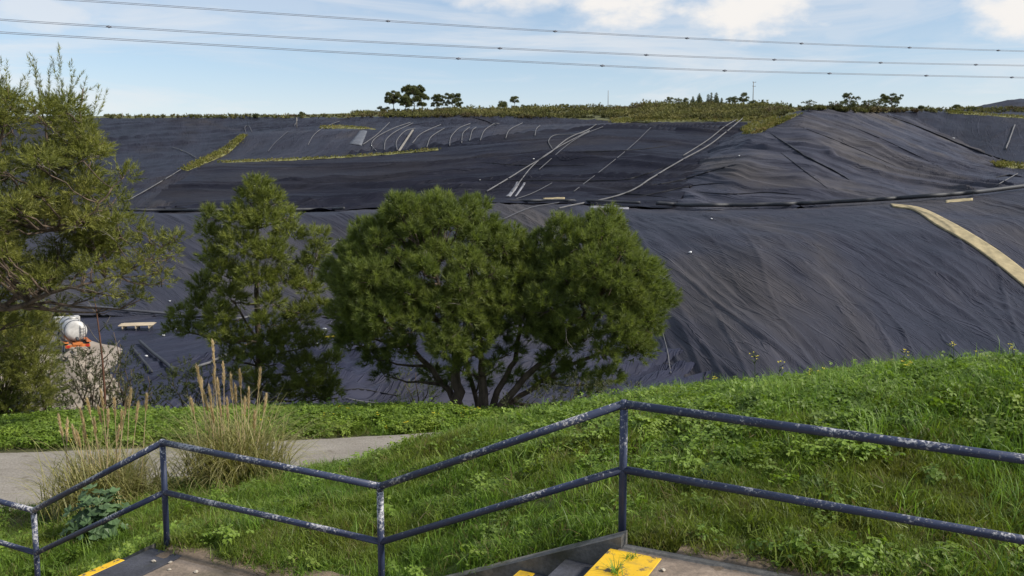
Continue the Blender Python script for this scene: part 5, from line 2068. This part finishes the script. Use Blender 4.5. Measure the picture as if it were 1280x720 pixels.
for i, q in enumerate([
        (492, 138, 24, 17, 'pine', 'slim skyline pine left of the tall wide one', .45),
        (518, 138, 29, 33, 'pine', 'tallest wide skyline pine above the hose bench', .25),
        (507, 139, 20, 14, 'pine', 'small pine tucked against the left side of the tallest skyline pine', .3),
        (548, 137, 19, 16, 'pine', 'left one of a pair of round skyline pines', .3),
        (566, 137, 19, 24, 'pine', 'right broader one of a pair of round skyline pines', .22),
        (628, 135, 11, 11, 'bush', 'round olive bush left of the small umbrella pine', .2),
        (643, 135, 14, 11, 'pine', 'small umbrella pine alone in the middle of the skyline', .5),
        (669, 134, 6, 5, 'conifer', 'tiny pointed conifer left of the low dark bushes', .2),
        (657, 135, 5, 14, 'bush', 'low dark bush right of the small umbrella pine', .2),
        (706, 133, 5, 16, 'bush', 'low bush left of the distant mast', .2),
        (478, 140, 7, 22, 'bush', 'wide low bush at the left end of the skyline trees', .2),
        (836, 130, 10, 10, 'pine', 'leftmost small pine of the right skyline row', .4),
        (848, 130, 9, 12, 'pine', 'second small pine of the right skyline row', .35),
        (857, 130, 8, 8, 'pine', 'third low pine of the right skyline row', .35),
        (866, 130, 10, 7, 'conifer', 'first pointed conifer of the right skyline row', .2),
        (874, 130, 14, 10, 'conifer', 'tallest pointed conifer of the right skyline row', .2),
        (885, 130, 13, 6, 'conifer', 'narrow conifer right of the tallest pointed one', .2),
        (889, 130, 15, 6, 'conifer', 'twin narrow conifer in the right skyline row', .2),
        (895, 130, 15, 9, 'conifer', 'rightmost narrow conifer before the three small pines', .2),
        (902, 130, 8, 5, 'conifer', 'very small conifer before the three small pines', .2),
        (912, 130, 10, 9, 'pine', 'left one of three small pines beside the utility pole', .4),
        (919, 130, 11, 8, 'pine', 'middle one of three small pines beside the utility pole', .4),
        (929, 130, 15, 11, 'pine', 'tallest of three small pines beside the utility pole', .35),
        (944, 134, 9, 16, 'bush', 'dark round bush at the foot of the utility pole', .2),
        (953, 134, 9, 8, 'conifer', 'dark pointed shrub right of the utility pole', .2),
        (973, 135, 6, 6, 'pine', 'tiny pine between the utility pole and the mound', .3),
        (988, 136, 6, 5, 'conifer', 'tiny dark conifer left of the mound top', .2),
        (1011, 138, 12, 17, 'pine', 'spreading small pine just left of the mound top', .25),
        (1045, 138, 11, 20, 'pine', 'low spreading pine above the mound top', .2),
        (1062, 138, 21, 23, 'pine', 'largest rounded pine above the mound top', .2),
        (1085, 138, 12, 18, 'pine', 'low pine right of the largest rounded one', .25),
        (1097, 138, 14, 16, 'pine', 'left half of the double pine right of the mound top', .25),
        (1114, 138, 20, 26, 'pine', 'broad open pine at the right end of the mound trees', .25),
        (1152, 137, 5, 9, 'bush', 'small bush alone on the far right skyline', .2),
        (1197, 137, 6, 10, 'bush', 'round bush left of the far dark mound', .2),
        (1215, 138, 5, 12, 'bush', 'low bush at the foot of the far dark mound', .2),
        (240, 147, 4, 10, 'bush', 'small dark bush on the left skyline', .2),
        (320, 147, 5, 9, 'bush', 'lone dark round bush above the left slope', .2),
        (377, 146, 6, 9, 'bush', 'lone dark bush near the crest right of the grass strip', .2),
        (137, 148, 5, 12, 'bush', 'dark bush on the skyline right behind the loose pine', .2),
        (270, 147, 3, 16, 'bush', 'flat dark bush row on the left skyline', .2)]):
    far_tree(*q[:6], 900 + i, bare=q[6])


M['pole'] = simple_mat('weathered_pole', (.20, .18, .16), .85, .25, .8)
M['steel'] = simple_mat('galvanised_steel', (.28, .29, .31), .5, .2, .8, metallic=.4)


def pole(name, px, ptop, pbase, r, label, cat, arms=()):
    h = None
    for dy in range(12):
        h = hit(px, pbase + dy)
        if h: break
    if h is None: return
    H = at(px, ptop, h.y).z - h.z
    root = empty(name, h)
    tag(root, label, cat)
    MB().tube([(0, 0, -.3), (0, 0, H * .5), (0, 0, H)], [r, r * .9, r * .75], 9).build('shaft', M['pole'], root, smooth_=True)
    for (f, w) in arms:
        MB().box((w * .25, 0, H * f), (w, .12, .14), None, .02).build('cross_arm', M['pole'], root)
        for k in (-.2, .7):
            MB().tube([(w * k, 0, H * f + .05), (w * k, 0, H * f + .2), (w * k, 0, H * f + .34)], [.05, .09, .05], 7).build('insulator', M['steel'], root, smooth_=True)
    return root


pole('utility_pole', 941, 102, 131, .16, 'dark wooden utility pole with short cross arms on the hilltop', 'utility pole', ((.97, 1.3), (.80, 1.1)))
pole('mast', 760, 113, 131, .13, 'thin grey mast standing alone on the hilltop skyline', 'mast')
pole('marker_post', 153, 141, 147, .16, 'short marker post on the left skyline', 'post')
pole('marker_post', 357, 141, 146, .14, 'short marker post left of the lone bush on the crest', 'post')
pole('vent_pipe', 371, 147, 160, .14, 'thin leaning vent pipe on the upper left slope', 'pipe')


# ------------------------------------------------------------------ power lines
M['cable'] = simple_mat('aluminium_cable', (.20, .215, .25), .55, .1, .2)


def power_line(pts, d0, d1, spacers, label):
    """pts: picture points; distance grows from d0 (x=0) to d1 (x=1280)"""
    def dist(px):        # straight in plan
        a = at(0, 100, d0); b = at(1280, 100, d1)
        r_ = ray(px, 60)
        dx, dy = b.x - a.x, b.y - a.y
        t = (a.x * dy - a.y * dx) / (r_.x * dy - r_.y * dx)
        return r_.y * t
    P = [at(q[0], q[1], dist(q[0])) for q in smooth_px(pts, 12)]
    c = P[len(P) // 2].copy()
    root = empty('power_line', c)
    tag(root, label, 'power line', 'power lines across the sky')
    dirv = (P[-1] - P[0]).normalized(); side = dirv.cross(Vector((0, 0, 1))).normalized()
    for k in (-1, 1):
        MB().tube([p - c + side * (.2 * k) + Vector((0, 0, .09 * k)) for p in P], .05, 6).build('conductor', M['cable'], root, smooth_=True)
    xs = [q[0] for q in smooth_px(pts, 12)]; ys = [q[1] for q in smooth_px(pts, 12)]
    for sx in spacers:
        sy = np.interp(sx, xs, ys)
        p = at(sx, float(sy), dist(sx)) - c
        mb = MB()
        q = dirv.to_track_quat('X', 'Z').to_matrix()
        mb.box(p, (.9, .5, .20), q, .04)
        mb.box(p, (.35, .62, .42), q, .05)
        mb.build('spacer', M['cable'], root)


power_line([(-150, -13), (90, 0), (427, 22.5), (640, 36), (854, 47.5), (1067, 57), (1280, 64), (1450, 69)], 170, 245, [485, 694, 859, 1002, 1137, 1248],
           'topmost of the three power lines crossing the sky')
power_line([(-150, 12), (0, 24.5), (213, 38), (427, 50.5), (640, 61), (854, 70.5), (1067, 77.5), (1280, 82), (1450, 85)], 162, 237, [436 - 300, 625, 808, 968, 1101, 1220],
           'middle one of the three power lines crossing the sky')
power_line([(-150, 30), (0, 40.5), (213, 53), (427, 65.5), (640, 76.5), (854, 86.5), (1067, 92.5), (1280, 97), (1450, 100)], 154, 229, [573, 753, 906, 1037, 1158, 1265],
           'lowest of the three power lines crossing the sky')


# ------------------------------------------------------------------ pit: tanker lorry, rubble, pallet, pipes, litter
M['white_paint'] = simple_mat('dirty_white_paint', (.48, .46, .43), .5, .35, 1.6)
M['orange'] = simple_mat('orange_paint', (.46, .14, .03), .6, .3, 1.5)
M['tyre'] = simple_mat('tyre_rubber', (.02, .02, .02), .8, .3, 3)
M['glass'] = simple_mat('dark_glass', (.02, .025, .03), .1, .1, 2)
M['dark_metal'] = simple_mat('dark_metal', (.045, .045, .05), .5, .3, 2)
M['wood'] = simple_mat('pale_timber', (.46, .37, .25), .85, .25, .9)


def tanker():
    p = at(93, 436, 87.0)
    g = drop(p.x, p.y, 0)
    base = Vector((p.x, p.y, g.z + .12))
    root = empty('tanker_lorry', base, math.radians(-56))   # local +x: the lorry's rear end, towards the viewer and right
    tag(root, 'white vacuum tanker lorry with orange chassis parked on the dirt track behind the loose pine', 'lorry')
    def ring(x, r, z=2.25, n=20): return [(x, r * math.cos(2 * math.pi * k / n), z + r * math.sin(2 * math.pi * k / n)) for k in range(n)]
    prof = [(2.15, .25), (2.12, .62), (2.0, .88), (1.82, 1.0), (-2.9, 1.0), (-3.08, .88), (-3.18, .5)]
    V, F = [], []
    n = 20
    for x, r in prof: V += ring(x, r)
    for i in range(len(prof) - 1):
        for k in range(n): F.append([i * n + k, i * n + (k + 1) % n, (i + 1) * n + (k + 1) % n, (i + 1) * n + k])
    F.append(list(range(n))[::-1]); F.append([(len(prof) - 1) * n + k for k in range(n)])
    tank = MB().add(V, F).build('tank', M['white_paint'], root, smooth_=True)
    for x in (1.45, -.6, -2.5):
        mb = MB(); V = ring(x - .13, 1.03) + ring(x + .13, 1.03) + ring(x + .13, .98) + ring(x - .13, .98)
        F = [[r * n + k, r * n + (k + 1) % n, ((r + 1) % 4) * n + (k + 1) % n, ((r + 1) % 4) * n + k] for r in range(4) for k in range(n)]
        mb.add(V, F).build('band', M['dark_metal'], tank)
    MB().tube([(2.1, 0, 1.6), (2.4, 0, 1.55), (2.5, 0, 1.4)], .14, 10).build('outlet', M['dark_metal'], tank, smooth_=True)
    MB().tube([(0, 0, 3.2), (0, 0, 3.42)], .35, 12).build('hatch', M['white_paint'], tank, smooth_=True)
    MB().box((-.8, 0, 1.05), (6.6, .9, .28), None, .04).build('chassis', M['orange'], root)
    MB().box((2.35, 0, .85), (.16, 2.2, .34), None, .03).build('rear_bumper', M['orange'], root)
    for sy in (-1, 1):
        MB().box((1.3, sy * .98, 1.24), (2.7, .42, .10), None, .03).build('mudguard', M['orange'], root)
        MB().box((2.44, sy * .85, .86), (.05, .3, .2), None, .01).build('tail_lamp', simple_mat('red_lamp', (.4, .02, .02), .3), root)
        for x in (.55, 1.85, -4.2):
            w = MB()
            pr = [(-.15, .40), (-.17, .50), (-.10, .54), (.10, .54), (.17, .50), (.15, .40)]
            V, F = [], []
            for (o, r) in pr: V += [(x + r * math.cos(2 * math.pi * k / n), sy * .95 + o, .54 + r * math.sin(2 * math.pi * k / n)) for k in range(n)]
            for i in range(5):
                for k in range(n): F.append([i * n + k, i * n + (k + 1) % n, (i + 1) * n + (k + 1) % n, (i + 1) * n + k])
            wh = w.add(V, F).build('wheel', M['tyre'], root, smooth_=True)
            MB().tube([(x, sy * .95 - .14, .54), (x, sy * .95 + .14, .54)], .39, 16).build('rim', M['steel'], wh)
    ld = MB()
    for sy in (-.22, .22): ld.tube([(2.28, sy + .55, 1.0), (2.24, sy + .55, 2.6), (1.7, sy + .5, 3.3)], .035, 6)
    for k in range(6): ld.tube([(2.27 - .004 * k, .33, 1.15 + k * .27), (2.27 - .004 * k, .77, 1.15 + k * .27)], .025, 5)
    ld.build('ladder', M['dark_metal'], root, smooth_=True)
    MB().tube([(2.3, -.9, 1.4), (1.2, -1.14, 1.35), (-.4, -1.15, 1.42), (-2.4, -1.12, 1.35), (-2.9, -.9, 1.7)], .09, 8).build('suction_hose', M['black_pipe'], root, smooth_=True)
    MB().box((-1.0, 1.0, .85), (1.3, .35, .5), None, .04).build('tool_box', M['dark_metal'], root)
    cab = MB()
    out = [(-3.5, .75), (-5.1, .75), (-5.25, 1.5), (-5.0, 2.75), (-4.7, 2.95), (-3.5, 2.95)]
    V = [(x, -1.15, z) for x, z in out] + [(x, 1.15, z) for x, z in out]
    k = len(out)
    cab.add(V, [list(range(k)), [i + k for i in range(k)][::-1]] + [[i, i + k, (i + 1) % k + k, (i + 1) % k] for i in range(k)])
    cb = cab.build('cab', M['white_paint'], root)
    MB().box((-5.15, 0, 2.1), (.05, 1.95, .95), Matrix.Rotation(math.radians(11), 3, 'Y'), .02).build('windscreen', M['glass'], cb)
    for sy in (-1, 1):
        MB().box((-4.3, sy * 1.16, 2.15), (.9, .03, .7), None, .01).build('side_window', M['glass'], cb)
        MB().box((-5.26, sy * .85, 1.05), (.06, .32, .2), None, .01).build('headlight', M['white_paint'], cb)


tanker()


def blob(r, size, seed, flat=.75):
    """angular stone: squashed low-poly ball with chipped corners"""
    rr = np.random.default_rng(seed)
    V = [(0, 0, 1)]
    for z, q, n, o in ((.55, .83, 6, 0), (-.15, 1.0, 6, .5), (-.8, .6, 5, 0)):
        for k in range(n):
            a = 2 * math.pi * (k + o) / n
            V.append((q * math.cos(a), q * math.sin(a), z))
    V = np.array(V) * rr.uniform(.72, 1.2, (len(V), 1)) * np.array([1, rr.uniform(.7, 1), flat])
    F = [[0, 1 + k, 1 + (k + 1) % 6] for k in range(6)] + [[1 + k, 7 + k, 7 + (k + 1) % 6, 1 + (k + 1) % 6] for k in range(6)]
    F += [[7 + k, 13 + min(4, k * 5 // 6), 7 + (k + 1) % 6] for k in range(6)]
    for k in range(6):
        a, b = min(4, k * 5 // 6), min(4, ((k + 1) % 6) * 5 // 6)
        if a != b: F.append([7 + (k + 1) % 6, 13 + a, 13 + b])
    F.append([17, 16, 15, 14, 13])
    return mesh_np('stone', V, F)


M['rubble'] = simple_mat('pale_rubble', (.24, .205, .165), .95, .45, 1.5, .05)


def rubble():
    r = np.random.default_rng(66)
    c = at(95, 508, 66)
    g = drop(c.x, c.y, 0)
    base = Vector((c.x, c.y, g.z))
    root = empty('rubble_heap', base)
    tag(root, 'heap of pale broken stones beside the dirt track on the left', 'rubble')
    nx, ny = 26, 26
    X, Y = np.meshgrid(np.linspace(-3.4, 3.4, nx), np.linspace(-3.2, 3.2, ny))
    q = np.sqrt((X / 3.1) ** 2 + (Y / 3.0) ** 2)
    Z = 4.0 * np.clip(1 - q ** 1.6, 0, 1) * (1 + .25 * perlin(X * .8, Y * .8, 2)) - .15 + .3 * perlin(X * 1.7, Y * 1.7, 4)
    link('core', mesh_np('core', np.stack([X, Y, Z], -1).reshape(-1, 3), grid_faces(ny, nx)), M['rubble'], root, smooth_=False)
    ms = [blob(r, 1, 70 + i) for i in range(6)]
    for m_ in ms: m_.materials.append(M['rubble'])
    k = 0
    while k < 150:
        x, y = r.uniform(-3.3, 3.3), r.uniform(-3.1, 2.0)
        q = math.hypot(x / 3.1, y / 3.0)
        if q > 1.08: continue
        i, j = int((y + 3.2) / 6.4 * (ny - 1)), int((x + 3.4) / 6.8 * (nx - 1))
        o = bpy.data.objects.new('stone', ms[k % 6]); COL.objects.link(o); o.parent = root
        s = r.uniform(.14, .42)
        o.location = (x, y, max(0, Z[i, j]) + s * .15)
        o.rotation_euler = (r.uniform(-.6, .6), r.uniform(-.6, .6), r.uniform(0, 6.28))
        o.scale = (s, s, s)
        k += 1


rubble()


def pallet():
    g = hit(172, 412)
    root = empty('timber_platform', g, math.radians(12))
    tag(root, 'pale timber plank platform lying on the black pit floor', 'platform')
    for k in range(9):
        MB().box((0, -1.0 + k * .25, .62), (3.6 + .25 * math.sin(k * 2.1), .21, .07), None, .01).build('plank', M['wood'], root)
    for x in (-1.4, 0, 1.4):
        MB().box((x, 0, .42), (.14, 2.2, .32), None, .02).build('bearer', M['wood'], root)
        for y in (-.9, .9):
            MB().box((x, y, .1), (.16, .16, .5), None, .02).build('leg', M['dark_metal'], root)


pallet()

hose('pit_pipe', [(175, 430), (190, 444), (205, 456), (220, 470)], .16, M['black_pipe'], 'dark pipe slanting across the pit floor right of the timber platform', 'loose pipes in the pit', 'pipe')
hose('pit_pipe', [(165, 437), (180, 455), (190, 468)], .12, M['black_pipe'], 'thin dark pipe beside the slanting one in the pit', 'loose pipes in the pit', 'pipe')
hose('pit_pipe', [(240, 463), (262, 456), (282, 446)], .12, M['hose'], 'pale pipe lying behind the dark rounded shrub', 'loose pipes in the pit', 'pipe')
hose('pit_pipe', [(60, 383), (110, 386), (170, 392), (240, 398)], .18, M['hose_dark'], 'long dark pipe along the back of the pit', 'loose pipes in the pit', 'pipe')
hose('pit_pipe', [(270, 402), (300, 400), (312, 398)], .12, M['hose'], 'short pale pipe behind the conical pine', 'loose pipes in the pit', 'pipe')
hose('pit_pipe', [(408, 398), (416, 392), (424, 386)], .10, M['hose'], 'short pale pipe right of the conical pine', 'loose pipes in the pit', 'pipe')
hose('pit_pipe', [(430, 498), (455, 503), (488, 506)], .035, M['hose'], 'thin pale line at the bottom of the gap left of the big pine', 'loose pipes in the pit', 'pipe')
hose('yellow_hose', [(391, 416), (397, 421), (406, 424), (418, 423)], .17, simple_mat('yellow_plastic', (.50, .38, .02), .5), 'yellow hose lying between the conical pine and the big pine', None, 'hose')

M['litter'] = simple_mat('white_litter', (.60, .60, .60), .7, .2, 3)
litter_mesh = blob(rng, 1, 99, .4); litter_mesh.materials.append(M['litter'])
lit = [(212, 377, .25, 'white scrap on the lower slope right of the loose pine'), (160, 264, .3, 'white scrap on the bench at the left edge of the left slope'), (403, 424, .2, 'white scrap beside the yellow hose'), (396, 430, .18, 'white scrap just below the yellow hose'),
       (405, 412, .3, 'pale scrap above the yellow hose'), (863, 316, .35, 'white scrap on the upper left part of the dome'), (924, 195, .3, 'white scrap high on the left flank of the pointed mound'), (1192, 173, .35, 'white scrap on the far right slope near the crease'),
       (890, 274, .25, 'tiny scrap on the plateau above the dome'), (600, 225, .2, 'tiny scrap in the middle of the middle slope'), (667, 199, .3, 'dark-rimmed scrap beside the long hoses'), (183, 446, .2, 'pale scrap near the slanting pit pipes'),
       (205, 420, .25, 'pale scrap right of the timber platform'), (222, 412, .2, 'small pale scrap behind the young pine'), (260, 414, .2, 'small pale scrap left of the conical pine trunk')]
for (px, py, s, lab) in lit:
    h = hit(px, py, .08)
    if h is None: continue
    o = bpy.data.objects.new('litter_scrap', litter_mesh); COL.objects.link(o)
    o.location = h; o.scale = (s, s * .7, s); o.rotation_euler = (.2, .1, px * .1)
    tag(o, lab, 'litter', 'litter scraps on the landfill')

# crumbs on the lower landing
M['pebble'] = simple_mat('pale_pebble', (.42, .37, .30), .9, .3, 20)
pm = blob(rng, 1, 123, .7); pm.materials.append(M['pebble'])
for i, (px, py, s, lab) in enumerate([(192, 703, .028, 'pale pebble on the dark band of the lower landing'), (213, 704, .022, 'small pebble right of the dark band on the lower landing'),
                        (245, 716, .024, 'pebble near the bottom edge on the lower landing'), (212, 713, .018, 'smallest pebble on the lower landing'),
                        (829, 714, .022, 'white pebble right of the yellow patch on the upper landing')]):
    r_ = ray(px, py)
    z = ZL2 if px < 500 else ZL1
    p = r_ * (z / r_.z)
    o = bpy.data.objects.new('pebble', pm); COL.objects.link(o)
    o.location = p + Vector((0, 0, s * .5)); o.scale = (s, s * .8, s * .7); o.rotation_euler = (0, 0, i * 1.3)
    tag(o, lab, 'pebble', 'pebbles on the landings')


def weed(px, py, n, h, seed, label):
    r_ = ray(px, py); p = r_ * ((ZL1 + .004) / r_.z)
    rr = np.random.default_rng(seed)
    root = empty('weed', p)
    tag(root, label, 'weed', 'weeds growing on the step edge')
    for k in range(3):
        V, F, t = blades_mesh((rr.normal(0, .03), rr.normal(0, .03), 0), n, rr, h * .5, h, 1.2, 1.0, .007, 3, .02)
        link('leaf_tuft', mesh_np('leaf_tuft', V, F), M['grass_lush'], root)


weed(768, 716, 12, .14, 1, 'larger weed sprouting on the yellow patch of the upper landing')
weed(786, 697, 8, .07, 2, 'smaller weed at the far edge of the yellow patch')
